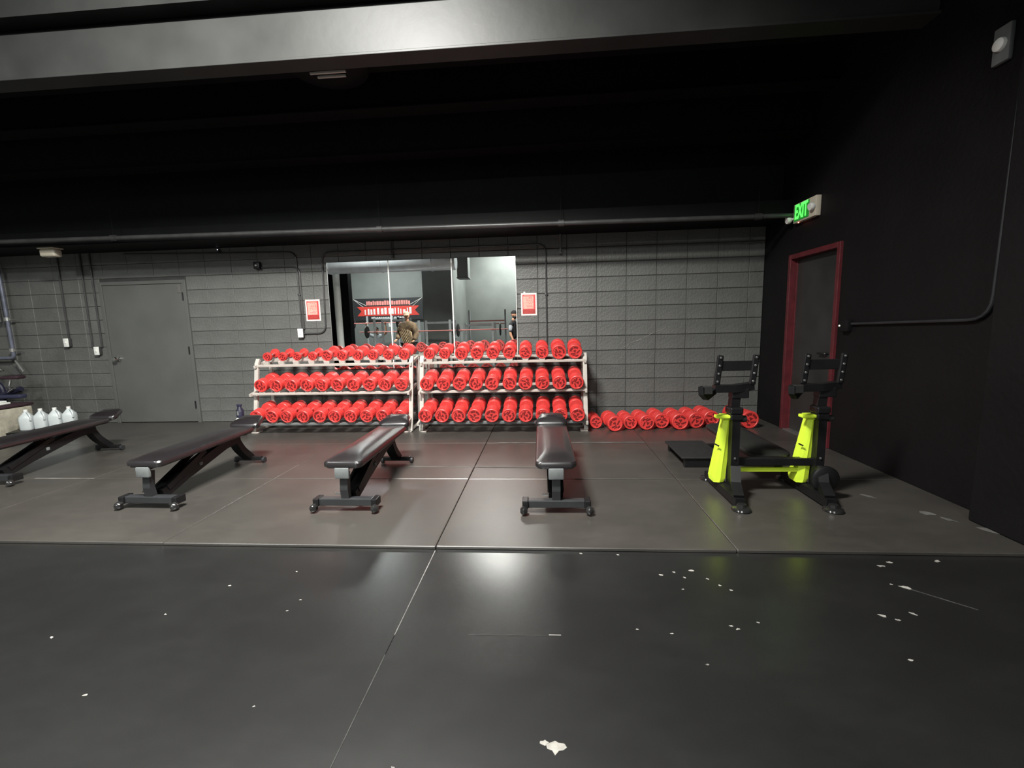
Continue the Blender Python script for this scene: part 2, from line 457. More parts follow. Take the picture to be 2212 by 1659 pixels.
# steel beams across the hall
bm = new()
box(bm, XL, XR, 3.84, 3.98, 3.61, 3.958, bev=.006)
box(bm, XL, XR, 3.82, 4.00, 3.59, 3.612, bev=.004)
struct('trim_4', bm, M['beam'], label='grey steel beam crossing the top of the picture')
bm = new(); box(bm, XL, XR, 3.86, 4.2, 4.11, 5.55)
struct('trim_5', bm, M['beam'], label='grey fascia above the steel beam')
bm = new(); box(bm, XL, XR, 4.01, 4.2, 3.80, 4.10)
struct('trim_6', bm, M['ceiling'])
# black boxed ledge above the back wall
bm = new(); box(bm, XL, XR, 5.72, WY + .002, 2.60, 2.78); box(bm, XL, XR, 5.95, WY, 2.78, 4.3)
struct('trim_7', bm, M['beam_dark'], label='black ledge above the block wall')
for k, (y, z) in enumerate(((4.62, 3.98), (5.0, 3.72), (5.38, 3.4))):
    bm = new(); box(bm, XL, XR, y, y + .10, z, 4.3); box(bm, XL, XR, y - .06, y + .16, z - .012, z)
    struct('trim_%d' % (8 + k), bm, M['beam_dark'], label=['front', 'middle', 'rear'][k] + ' black ceiling joist over the dumbbell zone')

# ------------------------------------------------------------------ door 1 (grey, back wall)
d1 = bpy.data.objects.new('door_1', None); COL.objects.link(d1); d1['kind'] = 'structure'; d1['label'] = 'grey painted steel door in the block wall'
b = new()
for (x0, x1, z0, z1) in ((-6.66, -6.61, MT, 2.17), (-5.33, -5.28, MT, 2.17), (-6.61, -5.33, 2.12, 2.17)):
    box(b, x0, x1, WY - .03, WY + .01, z0, z1, bev=.004)
obj('door_frame', b, M['door_grey'], d1, smooth=False)
b = new(); box(b, -6.605, -5.335, WY - .018, WY + .02, MT + .012, 2.115, bev=.002)
leaf = obj('door_leaf', b, M['door_grey'], d1, smooth=False)
b = new()
for z in (1.93, 1.13, .30):
    tube(b, [(-5.335, WY - .03, z - .055), (-5.335, WY - .03, z + .055)], .011, n=8)
    h_ = obj('hinge', b, M['black_steel'], leaf); b = new()
b.free()
b = new()
lathe(b, [(.0, 0), (.032, 0), (.032, .012), (.012, .02), (.012, .05), (.03, .06), (.034, .075), (.026, .09), (.0, .094)], 16, T(-6.49, WY - .02, 1.02) @ RX(PI / 2))
obj('door_handle', b, M['chrome'], leaf)
b = new(); box(b, -5.42, -5.36, WY - .026, WY - .018, 1.98, 2.10, bev=.002)
obj('wear_patch', b, M['chalk_mid'], leaf)

# ------------------------------------------------------------------ door 2 (red frame, right wall)
d2 = bpy.data.objects.new('door_2', None); COL.objects.link(d2); d2['kind'] = 'structure'; d2['label'] = 'black exit door in a dark red frame'
b = new()
fw = .048
for (y0, y1, z0, z1) in ((DY0 - .02, DY0 + fw - .02, MT, 2.13), (DY1 + .02 - fw, DY1 + .02, MT, 2.13), (DY0 - .02 + fw, DY1 + .02 - fw, 2.075, 2.13)):
    box(b, XR - .03, XR + .10, y0, y1, z0, z1, bev=.004)
for (y0, y1, z0, z1) in ((DY0 + fw - .02, DY0 + fw, MT, 2.075), (DY1 - fw, DY1 + .02 - fw, MT, 2.075)):
    box(b, XR + .04, XR + .10, y0, y1, z0, z1, bev=.003)
obj('door_frame', b, M['frame_red'], d2, smooth=False)
b = new(); box(b, XR + .055, XR + .10, DY0 + .04, DY1 - .04, MT + .01, 2.07)
leaf = obj('door_leaf', b, M['door_grey'], d2, smooth=False)
leaf.data.materials[0] = mat('black_door_paint', (.022, .022, .021), .45, var=.35, vscale=2.2)
b = new(); box(b, XR - .02, XR + .055, DY0 + .04, DY1 - .04, MT, MT + .012)
obj('threshold', b, M['bolt'], d2)
b = new(); tube(b, [(XR + .055, 4.95, 1.0), (XR + .015, 4.95, 1.0), (XR + .015, 5.07, 1.0)], .011, n=8, bend=.02)
obj('door_handle', b, M['black_steel'], leaf)

# ------------------------------------------------------------------ mirror panels
gw = .9095
for k in range(3):
    x0 = -3.108 + k * gw
    lab = ['left tall mirror panel reflecting a dark column', 'middle mirror panel with a thin bright seam on each side', 'right mirror panel reflecting the bright grey hall wall'][k]
    b = new(); box(b, x0 + .003, x0 + gw - .003, WY - .024, WY - .018, .80, 2.335)
    m_ = obj('mirror_panel', b, M['mirror'], None, smooth=False)
    tag(m_, lab + ', above the dumbbell racks', 'mirror', 'wall mirrors')
    b = new(); box(b, x0 + .001, x0 + gw - .001, WY - .0179, WY - .0055, .798, 2.338)
    obj('backing', b, M['black_steel'], m_, smooth=False)
    b = new()
    if k < 2: box(b, x0 + gw - .011, x0 + gw + .005, WY - .0265, WY - .0241, .80, 2.335)
    else: box(b, x0 + gw - .01, x0 + gw - .002, WY - .0265, WY - .0241, .80, 2.335)
    obj('edge_strip', b, M['plastic_white'], m_, smooth=False)
    if k == 0:
        b = new(); box(b, x0 + .002, x0 + .011, WY - .0265, WY - .0241, .80, 2.335); obj('edge_strip', b, M['bolt'], m_, smooth=False)

# ------------------------------------------------------------------ posters
def poster(x0, x1, z0, z1, label, seed):
    random.seed(seed)
    t = thing('poster', label, 'poster', ((x0 + x1) / 2, WY - .006, z0), 0, 'red wall posters')
    wd = x1 - x0; ht = z1 - z0
    def pl(name, a, b2, c, d, y, m):
        q = new(); box(q, a * wd - wd / 2, b2 * wd - wd / 2, y - .003, y, c * ht, d * ht); return obj(name, q, m, t, smooth=False)
    pl('border', 0, 1, 0, 1, 0, M['poster_white'])
    pl('red_field', .09, .91, .07, .93, -.003, M['poster_red'])
    pl('text_panel', .14, .80, .30, .86, -.0045, M['poster_pink'])
    pl('footer', .10, .90, .08, .27, -.0045, M['poster_dark'])
    q = new()
    for i in range(7):
        z = .80 - i * .07
        x = .30 + random.uniform(0, .2)
        while x < .70:
            l = random.uniform(.04, .12)
            box(q, (x - .5) * wd, (x + l - .5) * wd, -.0085, -.0073, z * ht, (z + .018) * ht); x += l + .04
    for i in range(2):
        z = .20 - i * .06
        box(q, (.22 - .5) * wd, (.78 - .5) * wd, -.0085, -.0073, z * ht, (z + .012) * ht)
    obj('fine_print', q, M['poster_red'], t, smooth=False)
    q = new(); box(q, (.20 - .5) * wd, (.80 - .5) * wd, -.0085, -.0073, .885 * ht, .905 * ht)
    obj('heading', q, M['poster_pink'], t, smooth=False)
    if seed == 2:
        q = new(); box(q, -.33 * wd, -.22 * wd, -.006, -.003, .97 * ht, 1.06 * ht); obj('tape', q, M['plastic_white'], t, smooth=False)
poster(-3.475, -3.255, 1.515, 1.825, 'red and white poster between two conduits left of the mirror', 1)
poster(-.322, -.102, 1.515, 1.825, 'red and white poster taped right of the mirror', 2)

# ------------------------------------------------------------------ conduits and boxes on the back wall
def conduit(name, pts, r, label, m='pipe_dark', bend=.08, clamps=()):
    b = new(); tube(b, pts, r, n=8, bend=bend)
    o = obj(name, b, M[m]); tag(o, label, 'conduit', 'wall conduits')
    for c in clamps:
        q = new(); box(q, c[0] - .022, c[0] + .022, c[1] - .006, c[1] + .012, c[2] - .012, c[2] + .012, bev=.003); obj('clamp', q, M[m], o)
    return o
YW = WY - .02
conduit('conduit', [(-3.55, YW, 1.40), (-3.55, YW, 2.50), (-6.2, YW, 2.56)], .011, 'black conduit rising from the outlet then running left along the wall top', bend=.12, clamps=((-3.55, YW, 1.9), (-4.7, YW, 2.53)))
conduit('conduit', [(-3.515, YW, 1.40), (-3.515, YW, 2.30), (-4.08, YW, 2.30)], .011, 'short black conduit bending left to the small black wall box', bend=.12)
conduit('conduit', [(-3.53, YW, 1.335), (-3.19, YW, 1.335), (-3.16, YW, 2.48), (.035, YW, 2.48), (.035, YW, 1.0)], .011, 'black conduit looping over the top of the mirror', bend=.12, clamps=((-2.2, YW, 2.48), (-1.0, YW, 2.48), (.035, YW, 1.8)))
conduit('conduit', [(-6.745, YW, 1.20), (-6.745, YW, 2.62)], .013, 'black conduit rising from the switch nearest the grey door')
conduit('conduit', [(-6.90, YW, 1.20), (-6.90, YW, 2.62)], .013, 'black conduit beside the one nearest the grey door')
conduit('conduit', [(-7.27, YW, 1.34), (-7.27, YW, 2.62)], .013, 'black conduit rising from the far left switch')

def wall_box(x, z, label, wd=.075, ht=.12):
    t = thing('switch_box', label, 'switch', (x, WY - .006, z), 0, 'wall boxes')
    b = new(); box(b, -wd / 2, wd / 2, -.055, 0, -ht / 2, ht / 2, bev=.005); obj('back_box', b, M['pipe_dark'], t)
    b = new(); box(b, -wd / 2 - .003, wd / 2 + .003, -.062, -.055, -ht / 2 - .003, ht / 2 + .003, bev=.002); obj('cover_plate', b, M['plastic_white'], t)
    b = new(); box(b, -.008, .008, -.072, -.062, -.014, .014, bev=.002); obj('switch_lever', b, M['plastic_white'], t)
wall_box(-7.28, 1.285, 'white switch cover on black box, far left of the wall')
wall_box(-6.80, 1.15, 'white switch cover on black box beside the grey door')
wall_box(-3.555, 1.345, 'white outlet cover on black box below the left poster')
t = thing('sensor_box', 'small black sensor box on the wall left of the mirror', 'sensor', (-4.13, WY - .006, 2.33), 0)
b = new(); box(b, -.045, .045, -.06, 0, -.05, .05, bev=.006); obj('housing', b, M['black_steel'], t)
b = new(); lathe(b, [(0, 0), (.016, 0), (.016, .012), (0, .014)], 12, T(.0, -.06, .0) @ RX(PI / 2)); obj('lens', b, M['chrome'], t)
t = thing('indicator_light', 'tiny glowing indicator on a black clip near the wall top', 'light', (-4.70, WY - .03, 2.565))
b = new(); box(b, -.012, .012, -.02, .02, -.02, .02, bev=.003); obj('clip', b, M['black_steel'], t)
b = new(); lathe(b, [(0, 0), (.008, 0), (.006, .008), (0, .01)], 8, T(0, -.02, .006) @ RX(PI / 2)); obj('diode', b, mat('pale_blue_diode', (.8, .8, 1), .4, emit=(.8, .8, 1), estr=1.5), t)

# emergency dome light, top left
t = thing('emergency_light', 'cream dome light under the dark ledge at far left', 'light', (-6.80, 5.84, 2.5995))
b = new(); box(b, -.125, .125, -.07, .07, -.02, -.001, bev=.006); obj('mounting_plate', b, M['cream'], t)
b = new(); box(b, -.115, .115, -.06, .06, -.125, -.02, bev=.028, seg=3); obj('diffuser', b, M['cream'], t)

# vertical blue-grey pipe with unions at far left
t = thing('wall_pipe', 'blue-grey pipe with unions turning at the left wall edge', 'pipe', (0, 0, 0))
b = new(); tube(b, [(-8.14, 6.22, 2.62), (-8.12, 6.22, 1.07), (-9.2, 6.22, 1.07)], .024, n=10, bend=.07); obj('pipe_run', b, M['pipe_blue'], t)
for z in (1.66, 1.19):
    b = new(); tube(b, [(-8.13, 6.22, z - .025), (-8.13, 6.22, z + .025)], .038, n=10); tube(b, [(-8.13, 6.22, z), (-8.04, 6.25, z - .01)], .012, n=6); obj('union', b, M['bolt'], t)
b = new(); tube(b, [(-8.27, 6.22, 2.62), (-8.25, 6.22, 1.62)], .03, n=10); obj('thick_pipe', b, M['pipe_dark'], t)
b = new(); tube(b, [(-8.10, 6.21, 1.03), (-8.04, 6.2, .96), (-7.98, 6.2, .86)], .012, n=6); obj('drain_stub', b, M['bolt'], t)

# dark blue exercise bike half out of frame (far left)
t = thing('exercise_bike', 'dark blue exercise bike partly cut off at the left edge', 'exercise bike', (-8.12, 5.95, MT), .15)
b = new(); lathe(b, [(.0, -.03), (.20, -.03), (.215, -.015), (.215, .015), (.20, .03), (0, .03)], 28, T(-.12, 0, .56) @ RX(PI / 2)); obj('flywheel', b, M['navy'], t)
b = new(); tube(b, [(-.45, 0, .42), (.0, 0, .50), (.32, 0, .60)], .04, n=8, bend=.1); tube(b, [(.05, 0, .45), (.10, 0, .05)], .035, n=8); tube(b, [(-.4, 0, .45), (-.5, 0, .05)], .035, n=8); obj('main_frame', b, M['navy'], t)
for fx_ in (-.5, .10):
    b = new(); box(b, fx_ - .08, fx_ + .08, -.25, .25, 0, .05, bev=.01); obj('floor_bar', b, M['navy'], t)
b = new(); box(b, .02, .34, -.06, .06, .46, .52, bev=.02); obj('chain_guard', b, mat('blue_grey_guard', (.035, .037, .07), .4, var=.2), t)
b = new(); tube(b, [(-.18, -.2, .93), (-.05, -.18, .86), (-.02, 0, .84), (-.05, .18, .86), (-.18, .2, .93)], .014, n=8, bend=.05); tube(b, [(-.02, 0, .84), (-.08, 0, .56)], .02, n=8); obj('handlebar', b, M['chrome'], t)
b = new(); tube(b, [(.14, 0, .58), (.20, 0, .76)], .016, n=8); obj('seat_post', b, M['chrome'], t)
b = new(); box(b, .10, .36, -.07, .07, .75, .80, bev=.022); obj('saddle', b, M['plum'], t)
b = new(); tube(b, [(.20, -.07, .56), (.30, -.07, .62), (.30, -.14, .62)], .01, n=6); obj('pedal_crank', b, M['chrome'], t)

# beige chest with pale lid item, white jugs
t = thing('storage_bench', 'beige padded chest beside the white jugs at left edge', 'chest', (-7.62, 5.42, MT), .0)
b = new(); box(b, -.62, .42, -.22, .22, 0, .42, bev=.035, seg=3); obj('chest_body', b, M['beige'], t)
b = new(); box(b, -.63, .43, -.23, .23, .42, .455, bev=.012); obj('chest_lid', b, M['plum'], t)
tw = thing('folded_towel', 'pale folded towel on top of the beige chest', 'towel', (-7.62, 5.36, .4775))
b = new(); box(b, -.5, .30, -.12, .12, .0015, .028, bev=.01, seg=3); obj('towel_fold', b, M['plastic_white'], tw)
b = new(); box(b, -.5, .26, -.11, .11, .0285, .05, bev=.01, seg=3); obj('towel_fold', b, M['plastic_white'], tw)

def make_jug():
    root = thing('plastic_jug', '', 'jug')
    b = new()
    sec = [(.0, .062), (.012, .068), (.14, .069), (.175, .064), (.215, .040), (.235, .024), (.25, .021)]
    rings = []
    for z, r in sec:
        e = 4.0 if r > .06 else 2.2
        ring = []
        for k in range(20):
            a = 2 * PI * k / 20; c, s = math.cos(a), math.sin(a)
            ring.append(b.verts.new((math.copysign(abs(c) ** (2 / e), c) * r, math.copysign(abs(s) ** (2 / e), s) * r, z)))
        rings.append(ring)
    for p, q in zip(rings, rings[1:]):
        for k in range(20): b.faces.new((p[k], p[(k + 1) % 20], q[(k + 1) % 20], q[k]))
    b.faces.new(list(reversed(rings[0]))); b.faces.new(rings[-1])
    obj('jug_body', b, M['jug'], root)
    b = new(); lathe(b, [(.0, .25), (.022, .25), (.023, .272), (.0, .274)], 14); obj('cap', b, M['plastic_white'], root)
    b = new(); tube(b, [(.018, -.02, .235), (.055, -.055, .225), (.075, -.07, .17), (.068, -.066, .13)], .011, n=8, bend=.03); obj('jug_handle', b, M['jug'], root)
    return root
jug = make_jug()
jl = ['white plastic gallon jug closest to the beige chest', 'white plastic jug second from the beige chest', 'white plastic jug third from the beige chest', 'white plastic gallon jug farthest right of the four']
jp = [(-6.97, 5.36), (-6.842, 5.43), (-6.714, 5.50), (-6.586, 5.57)]
for k in range(4):
    o = jug if k == 0 else copy_tree(jug)
    o.location = (jp[k][0], jp[k][1], .1475); o.rotation_euler = (0, 0, random.uniform(.35, .65)); o['label'] = jl[k]; o['category'] = 'jug'; o['group'] = 'white jugs behind the leftmost bench'
t = thing('low_crate', 'low black crate under the white jugs', 'crate', (-6.78, 5.465, MT), .5)
b = new(); box(b, -.36, .36, -.16, .16, 0, .02, bev=.003)
for sx in (-1, 1): box(b, sx * .36 - .01, sx * .36 + .01, -.16, .16, 0, .112, bev=.003)
for sy in (-1, 1): box(b, -.36, .36, sy * .15 - .01, sy * .15 + .01, 0, .112, bev=.003)
obj('crate_body', b, M['black_steel'], t)
b = new(); box(b, -.37, .37, -.17, .17, .112, .125, bev=.003); obj('crate_lid', b, M['black_steel'], t)

# small clutter beside left rack
t = thing('waste_bin', 'small black bin with white swing lid beside left rack', 'bin', (-4.03, 5.48, MT))
b = new(); lathe(b, [(.0, 0), (.052, 0), (.06, .02), (.068, .15), (0, .15)], 18); obj('bin_body', b, M['black_steel'], t)
b = new(); lathe(b, [(.076, .15), (.08, .165), (.07, .20), (.045, .235), (.0, .245)], 20); obj('bin_lid', b, M['plastic_white'], t)
b = new(); tube(b, [(-.055, -.075, .02), (.04, -.072, .14)], .012, n=8); obj('pedal_rod', b, M['chrome'], t)
t = thing('spray_bottle', 'navy spray bottle on the white bin lid', 'bottle', (-4.03, 5.48, .2675))
b = new(); lathe(b, [(0, 0), (.042, 0), (.045, .01), (.045, .09), (.022, .125), (.015, .14), (0, .14)], 16); obj('bottle_body', b, M['navy'], t)
b = new(); box(b, -.035, .03, -.012, .012, .14, .17, bev=.005); tube(b, [(-.02, 0, .15), (-.035, 0, .11)], .005, n=6); obj('trigger_head', b, M['navy'], t)
b = new(); box(b, -.012, .012, -.0465, -.0445, .03, .085); obj('bottle_label', b, M['bracket'], t)

# ------------------------------------------------------------------ sprinkler pipe and hangers
t = thing('ceiling_pipe', 'long black sprinkler pipe running above the block wall', 'pipe', (0, 0, 0))
b = new(); tube(b, [(XL, 5.6, 2.672), (-2.0, 5.6, 2.612), (XR - .01, 5.6, 2.572)], .028, n=12); obj('pipe_run', b, M['pipe_dark'], t)
for x in (-5.6, -2.03, .22, 2.52):
    z = 2.612 - (x + 2.0) * .008 if x > -2 else 2.612 - (x + 2.0) * .0079
    b = new(); tube(b, [(x - .035, 5.6, z), (x + .035, 5.6, z)], .038, n=12); obj('coupling', b, M['pipe_dark'], t)
    b = new(); tube(b, [(x, 5.6, z + .03), (x, 5.6, 4.3)], .004, n=6); obj('hanger_rod', b, M['beam_dark'], t)
t = thing('hanging_rod', 'short pale rod hanging on the wall above the mirror right side', 'rod', (0, 0, 0))
b = new(); tube(b, [(.235, WY - .05, 2.60), (.235, WY - .05, 2.36)], .012, n=8); obj('rod', b, M['bracket'], t)
b = new(); box(b, .215, .255, WY - .062, WY - .008, 2.34, 2.36, bev=.003); obj('rod_clip', b, M['bracket'], t)
t = thing('hanging_rod', 'short black rod on the wall above the mirror seam', 'rod', (0, 0, 0))
b = new(); tube(b, [(-2.13, WY - .05, 2.60), (-2.13, WY - .05, 2.40)], .01, n=8); obj('rod', b, M['pipe_dark'], t)
b = new(); box(b, -2.15, -2.11, WY - .062, WY - .008, 2.38, 2.40, bev=.003); obj('rod_clip', b, M['pipe_dark'], t)

# ceiling vent / dish just behind the big beam
t = thing('ceiling_vent', 'round dark ceiling vent with pale slots behind the steel beam', 'vent', (-2.02, 4.42, 3.80))
b = new(); lathe(b, [(.0, .03), (.2, .0), (.36, .03), (.38, .045), (.35, .06), (0, .08)], 32); obj('vent_dish', b, M['beam_dark'], t)
b = new(); lathe(b, [(.12, .02), (.12, .498)], 20); obj('vent_neck', b, M['beam_dark'], t)
for k, y in enumerate((-.10, -.03, .04)):
    b = new(); box(b, -.20 + k * .04, .22 - k * .03, y, y + .022, -.016, .004, bev=.003); obj('slot', b, M['white_steel'], t)

# security camera on right wall
t = thing('security_camera', 'pale camera plate high on the black right wall', 'camera', (XR - .001, 3.30, 3.08))
b = new(); box(b, -.03, 0, -.055, .055, -.11, .11, bev=.006); obj('camera_plate', b, M['bracket'], t)
b = new(); lathe(b, [(0, 0), (.04, 0), (.038, .02), (.02, .03), (0, .03)], 16, T(-.03, 0, 0) @ RY(-PI / 2)); obj('camera_ring', b, M['plastic_white'], t)

# conduit on right wall plus the doorbell box
o = conduit('conduit', [(XR - .022, 4.50, 1.318), (XR - .022, 3.17, 1.345), (XR - .022, 3.14, 3.35)], .012, 'grey conduit turning up the black right wall', 'grey_steel', .16)
t = thing('door_sensor', 'black keypad box with a bright lens right of the red frame', 'sensor', (XR - .001, 4.60, 1.30))
b = new(); box(b, -.05, 0, -.075, .02, -.055, .055, bev=.006); obj('housing', b, M['black_wall'], t)
b = new(); box(b, -.032, 0, .045, .07, -.02, .02, bev=.005); obj('contact', b, M['black_steel'], t)
b = new(); lathe(b, [(0, 0), (.009, 0), (.009, .006), (0, .008)], 10, T(-.032, .058, 0) @ RY(-PI / 2)); obj('lens', b, M['lens'], t)

# exit sign
t = thing('exit_sign', 'lit green exit sign with twin lamp heads above the red-framed door', 'sign', (XR - .001, 5.36, 2.575))
b = new(); box(b, -.055, 0, -.215, .215, -.105, .105, bev=.006); obj('sign_housing', b, M['cream'], t)
b = new(); box(b, -.061, -.055, -.095, .19, -.088, .09); obj('green_panel', b, M['exit_dark'], t, smooth=False)
fc = bpy.data.curves.new('exit_letters', 'FONT'); fc.body = 'EXIT'; fc.size = .20; fc.extrude = .002; fc.offset = .004; fc.align_x = 'CENTER'; fc.align_y = 'CENTER'
fo = bpy.data.objects.new('exit_letters', fc); COL.objects.link(fo); fo.parent = t; fc.materials.append(M['exit_green'])
bpy.context.view_layer.update()
me_ = bpy.data.meshes.new_from_object(fo.evaluated_get(bpy.context.evaluated_depsgraph_get())); bpy.data.objects.remove(fo)
fo = bpy.data.objects.new('exit_letters', me_); COL.objects.link(fo); fo.parent = t
fo.location = (-.064, .048, .002); fo.rotation_euler = (PI / 2, 0, -PI / 2); fo.scale = (.60, 1.12, 1)
for y, z in ((.26, -.045), (-.185, .0)):
    b = new(); lathe(b, [(0, 0), (.036, 0), (.042, .02), (.03, .05), (.0, .06)], 18, T(-.105, y, z - .012) @ RY(PI / 2 - .2)); tube(b, [(-.065, y, z), (-.03, y - (.05 if y > 0 else 0), z)], .012, n=8)
    obj('lamp_head', b, M['plastic_white'], t)
b = new(); lathe(b, [(0, 0), (.007, 0), (.005, -.008), (0, -.009)], 10, T(-.045, .12, -.105)); obj('indicator_diode', b, M['led_red'], t)

# ------------------------------------------------------------------ dumbbells
def head_mesh(r, L):
    """red head, lathe about Y; outer face at y=0 going to +y inward"""
    b = new()
    lathe(b, [(0, .004), (r * .80, .004), (r * .84, .0), (r * .93, .0), (r, .006), (r, L - .006), (r * .94, L), (0, L)], 28, RX(-PI / 2))
    return mesh_of('head', b, M['red'])
def marks_mesh(r):
    b = new(); y0, y1 = .0005, .0042
    d0, d1 = -.0002, .0035
    def bar(cx, cz, l, wd, a):
        t = new(); box(t, -l / 2, l / 2, d0 + .0015, d1 + .0015, -wd / 2, wd / 2, bev=.001, seg=1); merge(b, t, T(cx, 0, cz) @ RY(a))
    def arc(r0, r1, a0, a1, n=6):
        pts = [(r1 * math.cos(a0 + (a1 - a0) * k / n), r1 * math.sin(a0 + (a1 - a0) * k / n)) for k in range(n + 1)]
        pts += [(r0 * math.cos(a1 + (a0 - a1) * k / n), r0 * math.sin(a1 + (a0 - a1) * k / n)) for k in range(n + 1)]
        prism(b, pts, d0 + .0015, d1 + .0015)
    arc(.52 * r, .76 * r, .55, 1.5); arc(.52 * r, .76 * r, 1.66, 2.6)
    bar(-.36 * r, -.12 * r, .66 * r, .19 * r, .35); bar(.40 * r, -.16 * r, .62 * r, .19 * r, -.35)
    bar(-.32 * r, -.36 * r, .44 * r, .13 * r, .35)
    prism(b, [(-.22 * r, .27 * r), (.22 * r, .27 * r), (0, -.14 * r)], d0 + .0015, d1 + .0015)
    bar(0, -.60 * r, .40 * r, .22 * r, 0)
    return mesh_of('face_marks', b, M['dark_red'], smooth=False)
hc, mc, gc = {}, {}, {}
def dumbbell(r, L, label, group, loc, tilt, rz, spin, hl):
    kr, kl = round(r, 4), round(hl, 3)
    if (kr, kl) not in hc: hc[(kr, kl)] = head_mesh(kr, kl)
    if kr not in mc: mc[kr] = marks_mesh(kr)
    gl = round(L - 2 * hl, 3)
    if gl not in gc:
        b = new(); tube(b, [(0, -gl / 2 - .004, 0), (0, gl / 2 + .004, 0)], .016, n=12)
        gc[gl] = mesh_of('handle', b, M['chrome'])
    t = thing('dumbbell', label, 'dumbbell', loc, 0, group)
    t.rotation_mode = 'XYZ'; t.rotation_euler = Euler((tilt, 0, rz))
    h1 = inst('head', hc[(kr, kl)], t, (0, -L / 2, 0)); inst('face_marks', mc[kr], h1, (0, 0, 0), (0, spin, 0))
    h2 = inst('head', hc[(kr, kl)], t, (0, L / 2, 0), (0, 0, PI)); inst('face_marks', mc[kr], h2, (0, 0, 0), (0, spin + 1, 0))
    inst('handle', gc[gl], t)
    return t
TILT = math.radians(12)
tiers = {'top': (5.90, 1.062), 'middle': (5.75, .696), 'bottom': (5.62, .311)}
RAD_L = {'top': [.060, .060, .058, .058, .073, .073, .073, .071, .071, .074], 'middle': [.086] * 10, 'bottom': [.086] * 10}
RAD_R = {'top': [.074, .074, .084, .084, .083, .083, .083, .083, .094, .092], 'middle': [.089] * 10, 'bottom': [.090] * 10}
LEN_L = {'top': [.24, .24, .24, .25, .27, .28, .28, .29, .30, .31], 'middle': [.35, .35, .35, .355, .36, .36, .37, .37, .38, .38], 'bottom': [.38, .38, .385, .39, .39, .395, .40, .40, .405, .41]}
LEN_R = {'top': [.30, .31, .32, .33, .33, .34, .34, .35, .36, .36], 'middle': [.40, .40, .40, .41, .41, .42, .42, .42, .43, .43], 'bottom': [.43, .43, .43, .44, .44, .44, .45, .45, .45, .45]}
random.seed(5)
saddle_spots = {'left': [], 'right': []}
ct, st = math.cos(TILT), math.sin(TILT)
for side, X0, X1, RD, LN in (('left', -3.79, -1.865, RAD_L, LEN_L), ('right', -1.525, .39, RAD_R, LEN_R)):
    for tier, (yc, zc) in tiers.items():
        dx = 0
        for i in range(10):
            r = RD[tier][i]; L = LN[tier][i]
            x = X0 + (X1 - X0) * i / 9 + random.uniform(-.004, .004)
            hl = (L - .14) / 2
            zz = zc + (0 if r > .07 else -.006)
            lab = 'red round-headed dumbbell, %s on the %s shelf of the %s rack' % (ordn(i), tier, side)
            dumbbell(r, L, lab, 'dumbbells on the %s rack' % side, (x, yc, zz), TILT, random.uniform(-.03, .03), random.uniform(-PI, PI), hl)
            saddle_spots[side].append((tier, x, r, zz))

# racks
def rack(side, xa, xb):
    lab = 'off-white three-tier dumbbell rack on the %s, loaded with red dumbbells' % side
    t = thing('dumbbell_rack', lab, 'rack', ((xa + xb) / 2, 5.8, MT), 0, 'dumbbell racks')
    ox, oy, oz = t.location
    def L(p): return (p[0] - ox, p[1] - oy, p[2] - oz)
    for x in (xa, xb):
        s = 1 if x == xa else -1
        b = new(); tube(b, [L((x, 5.60, MT + .012)), L((x, 5.665, .25)), L((x, 5.79, .94)), L((x, 5.83, 1.00))], .026, n=4, rz=.016); obj('upright', b, M['white_steel'], t, smooth=False)
        b = new(); tube(b, [L((x, 6.06, MT + .012)), L((x, 6.10, .98))], .022, n=4, rz=.016); obj('rear_post', b, M['white_steel'], t, smooth=False)
        b = new(); box(b, *sorted((x - ox - .02 * s, x - ox + .075 * s)), 5.555 - oy, 5.67 - oy, 0, .012, bev=.005); obj('foot_plate', b, M['white_steel'], t)
        b = new(); box(b, x - ox - .02, x - ox + .02, 5.60 - oy, 6.08 - oy, .013, .045, bev=.004); obj('base_rail', b, M['white_steel'], t)
        for yc, zc in tiers.values():
            b = new(); tube(b, [L((x, yc - .17, zc - .125 - .17 * st)), L((x, yc + .20, zc - .125 + .20 * st))], .014, n=4, rz=.018); obj('shelf_arm', b, M['white_steel'], t, smooth=False)
    for tier, (yc, zc) in tiers.items():
        for s in (-1, 1):
            y = yc + s * .125 * ct; z = zc + s * .125 * st - .122
            b = new(); box(b, xa - ox + .012, xb - ox - .012, -.019, .019, -.014, .014, mtx=T(0, y - oy, z - oz) @ RX(TILT), bev=.003)
            obj('shelf_rail', b, M['white_steel'] if not (tier == 'bottom') else M['bracket'], t, smooth=False)
    cache = {}
    for tier, x, r, zz in saddle_spots[side]:
        yc, zc = tiers[tier]
        for s in (-1, 1):
            top = -r + (zz - zc) + .122 - .014 - .0005   # height from rail top to head bottom
            hgt = round(max(.004, top), 3)
            if hgt not in cache:
                b = new(); w2 = .036
                prism(b, [(-w2, 0), (w2, 0), (w2 * 1.15, hgt + .010), (w2 * .55, hgt), (-w2 * .55, hgt), (-w2 * 1.15, hgt + .010)], -.016, .016)
                cache[hgt] = mesh_of('saddle', b, M['white_steel'], smooth=False)
            y = yc + s * .125 * ct; z = zc + s * .125 * st - .122
            inst('saddle', cache[hgt], t, (x - ox, y - oy - .014 * st, z - oz + .014 * ct), (TILT, 0, 0))
rack('left', -3.94, -1.78)
rack('right', -1.635, .515)

